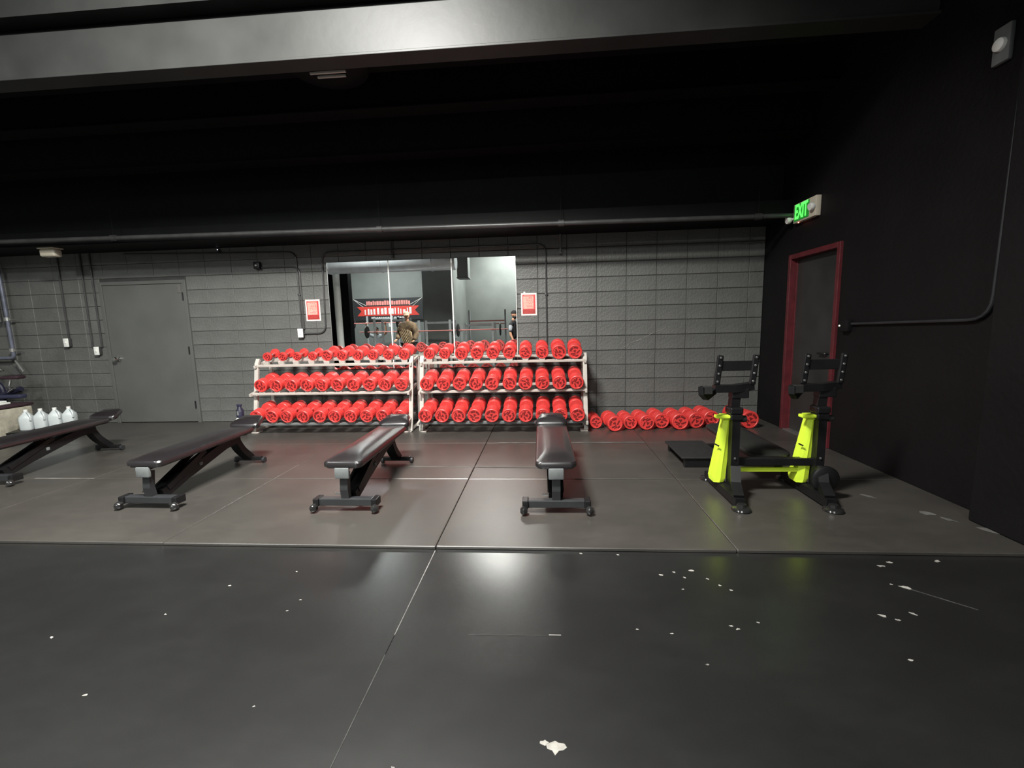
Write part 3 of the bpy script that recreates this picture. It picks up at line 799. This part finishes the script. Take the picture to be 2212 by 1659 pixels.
# dumbbells on the floor
fl = [(.655, 5.70, .06, .080, .34, 'squeezed against the right rack foot'),
      (.874, 5.53, .10, .0965, .42, 'second from the rack on the floor'),
      (1.081, 5.64, .08, .0875, .40, 'third from the rack on the floor'),
      (1.280, 5.60, .09, .0955, .42, 'fourth from the rack on the floor'),
      (1.484, 5.68, .05, .097, .42, 'fifth from the rack on the floor'),
      (1.692, 5.60, .03, .103, .44, 'sixth from the rack on the floor'),
      (1.915, 5.68, .05, .102, .42, 'seventh from the rack on the floor'),
      (2.140, 5.78, .05, .101, .42, 'behind the left black post of the bench press'),
      (2.560, 5.64, .10, .111, .50, 'last in the floor row, next to the dark corner')]
random.seed(9)
for (x, y, rz, r, L, lab) in fl:
    dumbbell(r, L, 'red round-headed dumbbell, ' + lab, 'dumbbells on the floor', (x - math.sin(rz) * L / 2, y + math.cos(rz) * L / 2, MT + .002 + r), 0, rz, random.uniform(-PI, PI), (L - .12) / 2)

# ------------------------------------------------------------------ adjustable benches
def pad_mesh(bm, w2, y0, y1, zb, zt, wend=None, mtx=None, crown=.014, r=.05, roll=1.0):
    """padded cushion: rounded outline, puffed top"""
    wend = w2 if wend is None else wend
    t = bmesh.new()
    out = []
    n = 6
    L = y1 - y0
    def corner(cx, cy, a0, rr):
        for k in range(n + 1):
            a = a0 + (PI / 2) * k / n
            out.append((cx + rr * math.cos(a), cy + rr * math.sin(a)))
    corner(wend - r, y1 - r, 0, r); corner(-wend + r, y1 - r, PI / 2, r); corner(-w2 + r, y0 + r, PI, r); corner(w2 - r, y0 + r, 1.5 * PI, r)
    cx, cy = 0, (y0 + y1) / 2
    H = zt - zb
    levels = [(1.0, zb - .014, -.012), (1, zb, -.010), (1, zb + .001, 0), (1, zb + H * .55, 0), (1, zb + H * .82, -.008), (1, zt - .003, -.024), (1, zt + crown * .45, -.048), (1, zt + crown * .8, -.078), (1, zt + crown, -.115)]
    rings = []
    for _, z, ins in levels:
        ring = []
        for x, y in out:
            sx = max(0.02, (abs(x) + ins)) / max(abs(x), 1e-6) if abs(x) > .02 else 1
            yy = y - cy; iy = ins * (roll if ins < -.02 else 1); sy = max(.02, abs(yy) + iy) / max(abs(yy), 1e-6) if abs(yy) > .02 else 1
            ring.append(t.verts.new((x * min(sx, 1), cy + yy * min(sy, 1), z)))
        rings.append(ring)
    m = len(out)
    for a, b2 in zip(rings, rings[1:]):
        for k in range(m): t.faces.new((a[k], a[(k + 1) % m], b2[(k + 1) % m], b2[k]))
    t.faces.new(list(reversed(rings[0]))); t.faces.new(rings[-1])
    merge(bm, t, mtx)

def make_bench():
    root = thing('adjustable_bench', '', 'bench')
    # front base
    b = new(); box(b, -.205, .205, -.03, .03, .042, .098, bev=.006); base = obj('front_base', b, M['grey_steel'], root, smooth=False)
    for s in (-1, 1):
        b = new(); box(b, s * .225 - .022, s * .225 + .022, -.045, .05, .04, .10, bev=.006); obj('end_bracket', b, M['black_steel'], base, smooth=False)
        b = new(); lathe(b, [(0, -.026), (.016, -.026), (.028, -.014), (.033, 0), (.028, .014), (.016, .026), (0, .026)], 18, T(s * .235, -.055, .034) @ RY(PI / 2)); obj('rubber_foot', b, M['rubber_gloss'], base)
    b = new(); tube(b, [(0, .0, .098), (0, -.012, .17), (0, .004, .30)], .030, n=4, rz=.024); obj('front_post', b, M['grey_steel'], root, smooth=False)
    b = new(); box(b, -.055, .055, -.055, -.028, .262, .345, bev=.008); obj('seat_bracket', b, M['bracket'], root)
    b = new(); tube(b, [(0, -.03, .328), (0, .62, .338), (0, 1.12, .350)], .026, n=4, rz=.016); obj('pad_rail', b, M['black_steel'], root, smooth=False)
    # long slanted spine
    b = new(); tube(b, [(0, .06, .085), (0, .30, .165), (0, .78, .295), (0, .98, .315)], .052, n=4, rz=.042); obj('spine', b, M['black_steel'], root, smooth=False)
    b = new(); box(b, -.09, .09, .035, .12, .04, .055, bev=.004); obj('pivot_plate', b, M['bracket'], root)
    b = new(); tube(b, [(-.05, .10, .125), (-.05, .52, .315)], .010, n=4, rz=.022); tube(b, [(.05, .10, .125), (.05, .52, .315)], .010, n=4, rz=.022); obj('ladder_arm', b, M['black_steel'], root, smooth=False)
    b = new(); box(b, -.062, .062, .44, .47, .20, .232, bev=.004); obj('ladder_catch', b, M['bracket'], root)
    # rear leg
    b = new(); tube(b, [(0, .94, .315), (0, 1.02, .18), (0, 1.15, .055)], .045, n=4, rz=.03, bend=.05); obj('rear_leg', b, M['black_steel'], root, smooth=False)
    b = new(); box(b, -.14, .14, 1.12, 1.17, .03, .072, bev=.006); rb = obj('rear_base', b, M['black_steel'], root, smooth=False)
    for s in (-1, 1):
        b = new(); lathe(b, [(0, -.014), (.028, -.014), (.030, 0), (.028, .014), (0, .014)], 16, T(s * .150, 1.16, .0305) @ RY(PI / 2)); obj('wheel', b, M['grey_steel'], rb)
    b = new(); tube(b, [(-.10, .03, .12), (-.055, .03, .12)], .008, n=6); obj('pop_pin', b, M['chrome'], root)
    # pads
    b = new(); pad_mesh(b, .148, -.045, 1.10, .352, .398, wend=.142, mtx=T(0, 0, 0) @ RX(.012), r=.045, crown=.022, roll=2.6); obj('main_pad', b, M['vinyl'], root)
    b = new(); pad_mesh(b, .155, .0, .21, 0, .05, wend=.12, mtx=T(0, 1.095, .378) @ RX(.34), r=.05, crown=.014); obj('head_pad', b, M['vinyl'], root)
    return root
bench = make_bench()
blab = ['black vinyl bench directly in front of the right rack, shown end-on', 'black vinyl bench in front of the gap between the racks', 'black vinyl bench left of the left rack, seen from its side', 'black vinyl bench cut off by the left edge, hiding the white jugs']
bpos = [(.068, 3.10, .012), (-1.515, 3.115, .0), (-3.115, 3.135, -.012), (-5.16, 3.62, .03)]
for k in range(4):
    o = bench if k == 0 else copy_tree(bench)
    o.location = (bpos[k][0], bpos[k][1], MT); o.rotation_euler = (0, 0, bpos[k][2]); o['label'] = blab[k]; o['category'] = 'bench'; o['group'] = 'adjustable benches in a row'

# ------------------------------------------------------------------ bench press station
bp = thing('bench_press', 'black and fluorescent yellow bench press station with perforated bar catches', 'bench press', (0, 0, MT))
XA, XB = 1.455, 2.085
def P(name, b, m, par=bp, smooth=False): return obj(name, b, M[m], par, smooth=smooth)
for side, x in (('l', XA), ('r', XB)):
    xi = x - .06
    b = new(); tube(b, [(xi, 3.17, .045), (xi, 3.80, .045)], .034, n=4, rz=.032); rail = P('base_rail', b, 'black_steel')
    for y in (3.15, 3.80):
        b = new(); lathe(b, [(0, 0), (.062, 0), (.068, .008), (.062, .02), (.035, .03), (.03, .05), (0, .055)], 22, T(xi, y, -.0005)); obj('rubber_foot', b, M['rubber_gloss'], rail)
    b = new(); tube(b, [(x, 3.47, .03), (x, 3.47, .60)], .030, n=4, rz=.040); post = P('post', b, 'black_steel')
    for z in (.20, .30):
        b = new(); lathe(b, [(0, 0), (.009, 0), (.007, .006), (0, .007)], 8, T(x - .002, 3.428, z) @ RX(PI / 2)); obj('bolt', b, M['bolt'], post)
    # front gusset down to the foot
    b = new(); tube(b, [(x - .01, 3.40, .24), (x - .03, 3.33, .13), (xi, 3.20, .07)], .034, n=4, rz=.030); P('front_brace', b, 'black_steel')
    # yellow fairing: tapered, wide at bottom, behind the post
    t = new(); vs_ = []
    for z, xo, w_, y0, y1 in ((.085, -.130, .076, 3.50, 3.60), (.115, -.130, .090, 3.50, 3.62), (.585, -.072, .062, 3.50, 3.56), (.60, -.078, .086, 3.48, 3.56), (.628, -.085, .10, 3.47, 3.56)):
        vs_.append([t.verts.new((x + xo, y0, z)), t.verts.new((x + xo + w_ * .55, y0 - .012, z)), t.verts.new((x + xo + w_, y0, z)), t.verts.new((x + xo + w_, y1, z)), t.verts.new((x + xo, y1, z))])
    for a, c in zip(vs_, vs_[1:]):
        for k in range(5): t.faces.new((a[k], a[(k + 1) % 5], c[(k + 1) % 5], c[k]))
    t.faces.new(list(reversed(vs_[0]))); t.faces.new(vs_[-1])
    fair = P('side_fairing', t, 'yellow')
    b = new(); box(b, x - .145, x - .03, 3.44, 3.50, .612, .634, bev=.004); obj('fairing_lip', b, M['yellow'], fair, smooth=False)
    b = new(); tube(b, [(x - .135, 3.488, .40), (x - .105, 3.478, .385)], .006, n=6); obj('latch', b, M['black_steel'], fair)
    b = new(); box(b, x - .045, x + .045, 3.42, 3.52, .60, .645, bev=.008); P('post_collar', b, 'black_steel')
    b = new(); lathe(b, [(0, 0), (.024, 0), (.028, .01), (.024, .035), (0, .04)], 14, T(x + .045, 3.46, .605) @ RY(PI / 2)); kn = P('adjust_knob', b, 'rubber', smooth=True)
    # sleeve and swivel head
    b = new(); box(b, x - .055, x + .045, 3.415, 3.525, .645, .70, bev=.012); P('post_sleeve', b, 'black_steel')
    b = new(); tube(b, [(x - .01, 3.47, .70), (x - .005, 3.47, .78)], .032, n=4, rz=.032); P('neck', b, 'black_steel')
    b = new(); tube(b, [(x - .175, 3.44, .845), (x - .02, 3.45, .845), (x + .12, 3.47, .86)], .030, n=4, rz=.028); hd = P('catch_base', b, 'black_steel')
    b = new(); box(b, x - .04, x + .085, 3.43, 3.51, .77, .845, bev=.006); obj('catch_block', b, M['black_steel'], hd, smooth=False)
    b = new(); tube(b, [(x - .175, 3.44, .83), (x - .27, 3.33, .80), (x - .31, 3.29, .835), (x - .315, 3.285, .885)], .020, n=4, rz=.022); P('catch_arm', b, 'black_steel')
    b = new(); box(b, x - .31, x - .245, 3.265, 3.31, .83, .888, bev=.004); P('catch_pad', b, 'rubber')
    # two perforated plates with bolts + web
    for s, xo in ((-1, -.145), (1, .115)):
        b = new(); box(b, x + xo - .024, x + xo + .024, 3.43, 3.45, .872, 1.10, bev=.008, mtx=T(x + xo, 0, .98) @ RY(.10) @ T(-x - xo, 0, -.98)); pl = P('catch_plate', b, 'black_steel')
        for z in (.905, .965, 1.025, 1.085):
            zx = math.sin(.10) * (z - .98)
            b = new(); lathe(b, [(0, 0), (.009, 0), (.007, .005), (0, .006)], 10, T(x + xo + zx, 3.429, z - .005) @ RX(PI / 2)); obj('bolt', b, M['bolt'], pl)
    b = new(); box(b, x - .125, x + .11, 3.437, 3.447, .98, 1.055, bev=.004); P('catch_web', b, 'black_steel')
b = new(); box(b, XA + .03, XB - .02, 3.475, 3.525, .225, .285, bev=.006); P('cross_beam', b, 'black_steel')
b = new(); box(b, XA + .03, XB - .05, 3.50, 3.54, .168, .198, bev=.004); P('yellow_strip', b, 'yellow')
b = new(); lathe(b, [(0, -.02), (.085, -.02), (.10, -.01), (.10, .01), (.085, .02), (0, .02)], 26, T(XB + .0, 3.36, .16) @ RX(PI / 2)); P('counterweight', b, 'black_steel', smooth=True)
b = new(); pad_mesh(b, .17, 3.60, 4.75, .25, .285, r=.12, crown=.014, mtx=T(1.83, 0, 0)); P('bench_pad', b, 'vinyl', smooth=True).data.materials[0] = mat('dull_black_vinyl', (.014, .014, .013), .45, var=.2, vscale=5, spec=.5)
b = new(); tube(b, [(1.83, 3.53, .215), (1.83, 4.68, .215)], .03, n=4, rz=.022); P('pad_spine', b, 'black_steel')
b = new(); tube(b, [(1.83, 4.65, .215), (1.83, 4.72, .06)], .03, n=4, rz=.022); box(b, 1.65, 2.01, 4.69, 4.75, .0, .06, bev=.008); P('rear_support', b, 'black_steel')
st_ = thing('step_platform', 'low black step platform left of the bench press', 'platform', (1.46, 4.40, MT))
b = new(); box(b, -.20, .19, -.30, .30, .085, .105, bev=.006); P('step_top', b, 'rubber', st_)
b = new(); box(b, -.17, .17, -.285, -.24, .0, .085, bev=.006); box(b, -.17, .17, .24, .285, .0, .085, bev=.006); P('step_leg_frame', b, 'black_steel', st_)

# ------------------------------------------------------------------ lamps and added fill lamps in the hall (out of direct view)
for k, (x, y, z) in enumerate([LAMP] + HALL):
    lab = ['linear hall lamp nearest the mirror', 'added fill lamp left of the one nearest the mirror', 'hall lamp near the bright grey wall', 'added fill lamp for the banner wall, far left of the hall'][k]
    t = thing('hall_and_fill_lamp', lab, 'lamp', (x, y, z), 0, 'hall lamps')
    t.rotation_euler = (LAMP_ROT, (.45, 0, 0), (0, 0, 0), (0, 0, 0))[k]
    b = new(); box(b, -.64, .64, -.34, .34, 0, .07, bev=.01); obj('lamp_housing', b, M['plastic_white'], t)
    b = new(); box(b, -.60, .60, -.30, .30, -.012, -.0005); obj('lamp_diffuser', b, M['lamp_emit'], t, smooth=False)
    b = new()
    for s in (-.5, .5): tube(b, [(s * .9, 0, .07), (s * .9, 0, 5.2 - z)], .006, n=6)
    obj('suspension_rod', b, M['pipe_dark'], t)

# ------------------------------------------------------------------ hall seen in the mirror
t = thing('steel_column', 'black boxed column with a white pipe, seen in the left mirror', 'column', (-7.50, -3.3, 0))
b = new(); box(b, -.42, .42, -.3, .0, 0.002, 5.5); obj('column_box', b, M['ceiling'], t, smooth=False)
b = new(); tube(b, [(.07, .16, .002), (.07, .16, 5.5)], .12, n=20); obj('white_pipe', b, M['plastic_white'], t)
t = thing('round_duct', 'large round galvanised duct reflected at the mirror top', 'duct', (0, 0, 0))
b = new(); tube(b, [(-8.4, -2.3, 3.52), (-2.9, -2.3, 3.52)], .27, n=28); obj('duct_run', b, M['galv'], t)
for x in (-7.2, -5.4, -3.7):
    b = new(); tube(b, [(x - .02, -2.3, 3.52), (x + .02, -2.3, 3.52)], .285, n=28); obj('duct_band', b, M['galv'], t)
    b = new(); tube(b, [(x, -2.3, 3.79), (x, -2.3, 5.55)], .008, n=6); obj('hanger_rod', b, M['pipe_dark'], t)
t = thing('box_duct', 'square grey duct drop beside the mirror seam', 'duct', (-3.06, -4.6, 3.18))
b = new(); box(b, -.21, .21, -.25, .25, 0, 2.36, bev=.01); obj('duct_body', b, M['hall_wall'], t, smooth=False)
b = new(); box(b, -.23, .23, -.27, .27, .02, .05); obj('duct_flange', b, M['hall_wall'], t, smooth=False)

# banner
t = thing('wall_banner', 'black banner with red and pink lettering reflected in the mirror', 'banner', (-7.10, YB + .10, 1.76))
b = new(); box(b, -1.62, 1.62, -.005, .005, 0, .98); bn = obj('banner_cloth', b, M['banner'], t, smooth=False)
random.seed(3)
b = new(); prism(b, [(-1.45, .62), (-1.25, .42), (-1.45, .20), (1.45, .20), (1.25, .42), (1.45, .62)], .006, .012); obj('red_ribbon', b, M['red_print'], t, smooth=False)
b = new(); x = -1.0
while x < .95:
    wq = random.uniform(.06, .11); box(b, x, x + wq, .012, .016, .68, .68 + random.uniform(.16, .20)); x += wq + .02
obj('pink_lettering', b, M['pink_print'], t, smooth=False)
b = new(); x = -1.1
while x < 1.05:
    wq = random.uniform(.05, .12); box(b, x, x + wq, .013, .017, .26, .26 + random.uniform(.2, .30)); x += wq + random.uniform(.03, .09)
obj('white_lettering', b, M['white_print'], t, smooth=False)
b = new(); x = -.8
while x < .85:
    wq = random.uniform(.05, .10); box(b, x, x + wq, .012, .016, .08, .14); x += wq + .04
obj('small_lettering', b, M['white_print'], t, smooth=False)
b = new()
for s in (-1, 1):
    tube(b, [(s * 1.6, .014, .96), (s * 1.0, .014, .66)], .012, n=6); tube(b, [(s * 1.6, .014, .96), (s * 1.15, .014, .60)], .010, n=6)
obj('banner_stripe', b, M['white_print'], t, smooth=False)
t = thing('wall_notice', 'small white notice on the hall wall under the banner', 'notice', (-7.05, YB + .002, 1.45))
b = new(); box(b, -.10, .10, 0, .006, 0, .26); obj('notice_sheet', b, M['plastic_white'], t, smooth=False)
b = new(); box(b, -.015, .015, .006, .009, .07, .19); obj('notice_mark', b, M['pipe_dark'], t, smooth=False)

def squat_rack(x, y, rz, hgt, label, bar=True):
    t = thing('squat_rack', label, 'rack', (x, y, 0.001), rz, 'racks in the hall')
    for sx in (-.55, .55):
        for sy in (-.4, .4):
            b = new(); box(b, sx - .035, sx + .035, sy - .035, sy + .035, 0, hgt, bev=.004); obj('rack_post', b, M['hall_steel'], t, smooth=False)
    b = new(); box(b, -.52, .52, -.43, -.37, hgt - .12, hgt - .05, bev=.004); obj('cross_member', b, M['hall_steel'], t, smooth=False)
    b = new(); 
    b.free()
    for sx in (-.55, .55):
        b = new(); box(b, sx - .03, sx + .03, -.4, .4, .0, .06); obj('base_rail', b, M['black_steel'], t, smooth=False)
    if bar:
        k = tag(inst('barbell', bar_me, None, (x, y + .46, 1.26), (0, 0, rz)), label.replace(label.split(' seen')[0], 'red shafted barbell racked on the ' + label.split(' seen')[0].replace('grey ', '')), 'barbell', 'barbells in the hall')
        for s in (-1, 1):
            inst('weight_plate', plate_me, k, (s * .82, 0, 0))
    return t
b = new(); tube(b, [(-1.1, 0, 0), (1.1, 0, 0)], .018, n=10); bar_me = mesh_of('barbell', b, M['pink_print'])
b = new(); lathe(b, [(0, -.02), (.20, -.02), (.225, -.01), (.225, .01), (.20, .02), (0, .02)], 28, RY(PI / 2)); plate_me = mesh_of('weight_plate', b, M['rubber'])
squat_rack(-5.6, -3.6, 0, 1.75, 'grey squat rack seen behind the brown hooded person')
squat_rack(-3.75, -2.9, .05, 1.62, 'grey squat rack seen under the second mirror seam')
squat_rack(-2.35, -3.3, 0, 1.50, 'grey squat rack seen left of the capped man')
squat_rack(-6.95, -6.3, 0, 1.9, 'tall grey squat rack seen below the banner', bar=False)
t = thing('pull_up_station', 'thin white cable station seen left of the capped man', 'cable machine', (-2.2, -4.6, .001))
b = new()
for s in (-.7, .7):
    box(b, s - .03, s + .03, -.04, .04, 0, 2.0, bev=.003)
obj('station_post', b, M['hall_steel'], t, smooth=False)
b = new(); box(b, -.72, .72, -.03, .03, 1.55, 1.60); box(b, -.72, .72, -.03, .03, 1.44, 1.47); obj('pink_bar', b, M['pink_print'], t, smooth=False)

# ------------------------------------------------------------------ people (seen in the mirror)
def skin_body(name, verts, edges, radii, m, parent, sub=2):
    me = bpy.data.meshes.new(name); me.from_pydata(verts, edges, []); me.update()
    o = bpy.data.objects.new(name, me); COL.objects.link(o); o.parent = parent
    me.materials.append(m)
    md = o.modifiers.new('skin', 'SKIN')
    sv = me.skin_vertices[0].data if me.skin_vertices else None
    if sv is None:
        bm2 = bmesh.new(); bm2.from_mesh(me); lay = bm2.verts.layers.skin.verify(); bm2.to_mesh(me); bm2.free(); sv = me.skin_vertices[0].data
    for k, r in enumerate(radii):
        sv[k].radius = r if isinstance(r, tuple) else (r, r); sv[k].use_root = (k == 0)
    s2 = o.modifiers.new('sub', 'SUBSURF'); s2.levels = sub; s2.render_levels = sub
    return o
def hand(parent, wrist, direction, side, curl=.6):
    d = Vector(direction).normalized()
    up = Vector((0, 0, 1)) if abs(d.z) < .8 else Vector((0, 1, 0))
    sx = d.cross(up).normalized() * side; nrm = sx.cross(d).normalized()
    w0 = Vector(wrist); palm = w0 + d * .05
    vs_ = [palm, w0, w0 + d * .085]; ed = [(0, 1), (0, 2)]; rad = [(.036, .018), (.026, .02), (.036, .016)]
    for k in range(4):
        root = w0 + d * .082 + sx * (.030 - .02 * k); l = (.068, .078, .072, .056)[k]
        i = len(vs_)
        vs_ += [root, root + d * l * .5 + nrm * l * .15, root + d * l * .75 + nrm * l * curl * .8]
        ed += [(2, i), (i, i + 1), (i + 1, i + 2)]; rad += [.010, .009, .007]
    i = len(vs_); vs_ += [w0 + d * .035 + sx * .034, w0 + d * .065 + sx * .058 + nrm * .02, w0 + d * .09 + sx * .055 + nrm * .04]
    ed += [(0, i), (i, i + 1), (i + 1, i + 2)]; rad += [.013, .011, .009]
    skin_body('hand', [tuple(v) for v in vs_], ed, rad, M['skin'], parent, 1)
def head(parent, c, yaw=0.0, s=1.0, tilt=0.0):
    """head with nose, eyes sockets, mouth and ears; faces +Y locally"""
    mt = T(*c) @ RZ(yaw) @ RX(tilt) @ Matrix.Scale(s, 4)
    b = new()
    t = bmesh.new(); bmesh.ops.create_uvsphere(t, u_segments=20, v_segments=14, radius=1)
    for v in t.verts:
        x, y, z = v.co
        jaw = 1 - .30 * max(0, -z) ** 1.4
        v.co = Vector((x * .076 * jaw, y * .094 * (1 - .12 * max(0, -z)) + (.012 if z < 0 else 0), z * .118))
        if y > .75 and .0 < z < .28: v.co.y -= .006
    merge(b, t, mt)
    t = new(); lathe(t, [(0, .03), (.008, .012), (.015, -.022), (.0, -.03)], 8, T(0, .092, -.012)); merge(b, t, mt)
    for sx in (-1, 1):
        t = new(); lathe(t, [(0, -.006), (.022, -.006), (.026, 0), (.018, .006), (0, .006)], 10, T(sx * .078, -.005, -.012) @ RY(PI / 2)); merge(b, t, mt)
    t = new(); box(t, -.024, .024, .086, .100, -.062, -.050, bev=.004); merge(b, t, mt)
    obj('face', b, M['skin'], parent)
    b = new()
    for sx in (-1, 1):
        t = new(); lathe(t, [(0, -.005), (.010, 0), (0, .005)], 8, T(sx * .03, .085, .012) @ RX(PI / 2)); merge(b, t, mt)
    obj('eyes', b, M['hair'], parent)
    return mt
def hair_cap(parent, mt, m, brim=0, name='cap_hat'):
    b = new()
    t = bmesh.new(); bmesh.ops.create_uvsphere(t, u_segments=20, v_segments=12, radius=1)
    bmesh.ops.delete(t, geom=[v for v in t.verts if v.co.z < -.02], context='VERTS')
    for v in t.verts: v.co = Vector((v.co.x * .086, v.co.y * .104, .030 + v.co.z * .098))
    merge(b, t, mt)
    if brim:
        t = new(); prism(t, [(-.07, 0), (.07, 0), (.07, .012), (-.07, .012)], .08, .08 + brim); merge(b, t, mt @ T(0, 0, .03))
    obj(name, b, m, parent)

# man with black cap, grey and black shirt, standing sideways
p1 = thing('person', 'standing bearded man in black cap and grey black T-shirt', 'person', (-.93, -.80, .001), -1.25)
V = [(0, 0, .95), (0, .0, 1.12), (0, 0, 1.32), (0, -.01, 1.45), (0, .0, 1.54),
     (.19, 0, 1.40), (.23, 0, 1.15), (-.19, 0, 1.40), (-.24, .02, 1.15)]
E_ = [(0, 1), (1, 2), (2, 3), (3, 4), (3, 5), (5, 6), (3, 7), (7, 8)]
skin_body('shirt', V, E_, [(.17, .12), (.155, .115), (.18, .12), (.10, .08), .055, (.065, .07), .055, (.065, .07), .055], M['black_cloth'], p1)
skin_body('sleeve', [(.17, 0, 1.42), (.225, 0, 1.30), (.235, .0, 1.18)], [(0, 1), (1, 2)], [.07, .068, .06], M['grey_cloth'], p1)
skin_body('sleeve', [(-.17, 0, 1.42), (-.225, 0, 1.30), (-.24, .01, 1.18)], [(0, 1), (1, 2)], [.07, .068, .06], M['grey_cloth'], p1)
skin_body('trousers', [(0, 0, .98), (.09, 0, .88), (.11, .03, .50), (.11, 0, .10), (-.09, 0, .88), (-.11, -.02, .50), (-.11, -.05, .10)], [(0, 1), (1, 2), (2, 3), (0, 4), (4, 5), (5, 6)], [(.16, .12), .10, .068, .05, .10, .068, .05], M['black_cloth'], p1)
skin_body('arm', [(.232, 0, 1.20), (.245, .03, 1.10), (.25, .16, .98)], [(0, 1), (1, 2)], [.046, .042, .028], M['skin'], p1); hand(p1, (.25, .16, .98), (0, .7, -.5), 1)
skin_body('arm', [(-.238, 0, 1.20), (-.25, .01, 1.10), (-.26, .10, .92)], [(0, 1), (1, 2)], [.046, .042, .028], M['skin'], p1); hand(p1, (-.26, .10, .92), (0, .4, -.8), -1)
skin_body('neck', [(0, 0, 1.48), (0, .015, 1.60)], [(0, 1)], [.058, .055], M['skin'], p1)
mt_ = head(p1, (0, .03, 1.70), 0, 1.0)
hair_cap(p1, mt_, M['black_cloth'], .07)
b = new(); t = bmesh.new(); bmesh.ops.create_uvsphere(t, u_segments=16, v_segments=10, radius=1)
for v in t.verts: v.co = Vector((v.co.x * .070, .035 + v.co.y * .068, -.072 + v.co.z * .056))
merge(b, t, mt_); obj('beard', b, M['hair'], p1)
for s in (1, -1):
    b = new(); box(b, s * .11 - .05, s * .11 + .05, -.10, .18, 0, .10, bev=.03); obj('shoe', b, M['black_cloth'], p1)

# hooded person in loose brown jacket
p2 = thing('person', 'person in pale cap and loose brown camouflage jacket leaning forward', 'person', (-4.10, -.60, .001), .25)
V = [(0, 0, .92), (0, .02, 1.12), (.02, .06, 1.34), (.04, .10, 1.50), (.05, .13, 1.60), (.24, .08, 1.44), (.33, .10, 1.18), (.34, .26, 1.02), (-.18, .08, 1.44), (-.27, .10, 1.18), (-.22, .28, 1.06)]
E_ = [(0, 1), (1, 2), (2, 3), (3, 4), (3, 5), (5, 6), (6, 7), (3, 8), (8, 9), (9, 10)]
skin_body('jacket', V, E_, [(.24, .18), (.24, .18), (.25, .18), (.17, .14), .09, (.12, .11), .095, .06, (.12, .11), .095, .06], M['brown_cloth'], p2)
b = new()
for k in range(9):
    a = -1.0 + k * .25
    tube(b, [(.25 * math.sin(a * 1.3) * .9, .17 + .05 * math.cos(a), 1.42 - .02 * k), (.23 * math.sin(a + .4), .21, 1.15), (.26 * math.sin(a + .8), .19, .92)], .022, n=6, bend=.1)
obj('jacket_fold', b, mat('light_camouflage', (.34, .25, .15), .85, var=.4, vscale=8), p2)
skin_body('trousers', [(0, 0, .95), (.10, 0, .86), (.12, .03, .48), (.12, 0, .10), (-.10, 0, .86), (-.13, -.02, .48), (-.14, -.04, .10)], [(0, 1), (1, 2), (2, 3), (0, 4), (4, 5), (5, 6)], [(.18, .14), .11, .08, .055, .11, .08, .055], M['black_cloth'], p2)
hand(p2, (.34, .28, 1.01), (0, .8, -.4), 1); hand(p2, (-.22, .30, 1.05), (0, .8, -.3), -1)
skin_body('neck', [(.05, .12, 1.55), (.06, .15, 1.66)], [(0, 1)], [.058, .055], M['skin'], p2)
mt_ = head(p2, (.07, .17, 1.745), -.5, 1.02, -.2)
hair_cap(p2, mt_, M['tan_cloth'], .08)
for s in (1, -1):
    b = new(); box(b, s * .13 - .05, s * .13 + .05, -.10, .18, 0, .10, bev=.03); obj('shoe', b, M['black_cloth'], p2)

# seated lifter pressing a barbell
p3 = thing('person', 'seated lifter in pale shirt pressing a bar overhead', 'person', (-6.75, -4.9, .001), 0)
bx = thing('utility_bench', 'flat black bench under the seated lifter', 'bench', (-6.75, -4.98, .001))
b = new(); pad_mesh(b, .15, -.5, .2, .40, .445, r=.04); obj('bench_pad', b, M['vinyl'], bx)
b = new(); box(b, -.03, .03, -.45, .15, .33, .385); box(b, -.2, .2, -.45, -.40, 0, .05); box(b, -.2, .2, .10, .15, 0, .05); box(b, -.03, .03, -.45, -.40, .05, .33); box(b, -.03, .03, .10, .15, .05, .33); obj('bench_frame', b, M['black_steel'], bx, smooth=False)
V = [(0, -.05, .58), (0, -.07, .78), (0, -.07, .98), (0, -.06, 1.09), (0, -.05, 1.16), (.20, -.06, 1.07), (.32, -.02, 1.16), (-.20, -.06, 1.07), (-.32, -.02, 1.16)]
E_ = [(0, 1), (1, 2), (2, 3), (3, 4), (3, 5), (5, 6), (3, 7), (7, 8)]
skin_body('shirt', V, E_, [(.17, .13), (.155, .115), (.18, .12), (.10, .08), .055, (.075, .07), .065, (.075, .07), .065], mat('pale_shirt', (.5, .54, .56), .8, var=.1), p3)
for s in (1, -1):
    skin_body('arm', [(s * .28, -.03, 1.13), (s * .41, .02, 1.20), (s * .40, .02, 1.50)], [(0, 1), (1, 2)], [.055, .052, .034], M['skin'], p3)
    hand(p3, (s * .40, .015, 1.50), (0, .05, 1), s, .9)
    skin_body('leg', [(s * .08, -.05, .56), (s * .16, .36, .54), (s * .18, .40, .10)], [(0, 1), (1, 2)], [.105, .075, .05], M['black_cloth'], p3)
    b = new(); box(b, s * .18 - .05, s * .18 + .05, .32, .60, 0, .10, bev=.03); obj('shoe', b, M['black_cloth'], p3)
skin_body('neck', [(0, -.05, 1.10), (0, -.03, 1.22)], [(0, 1)], [.058, .055], M['skin'], p3)
mt_ = head(p3, (0, -.02, 1.32), 0, 1.0); hair_cap(p3, mt_, M['hair'], 0, 'hair')
k = tag(inst('barbell', bar_me, None, (-6.75, -4.86, 1.60), (0, 0, 0)), 'barbell held overhead by the seated lifter', 'barbell', 'barbells in the hall')
for s in (-1, 1): inst('weight_plate', plate_me, k, (s * .92, 0, 0))
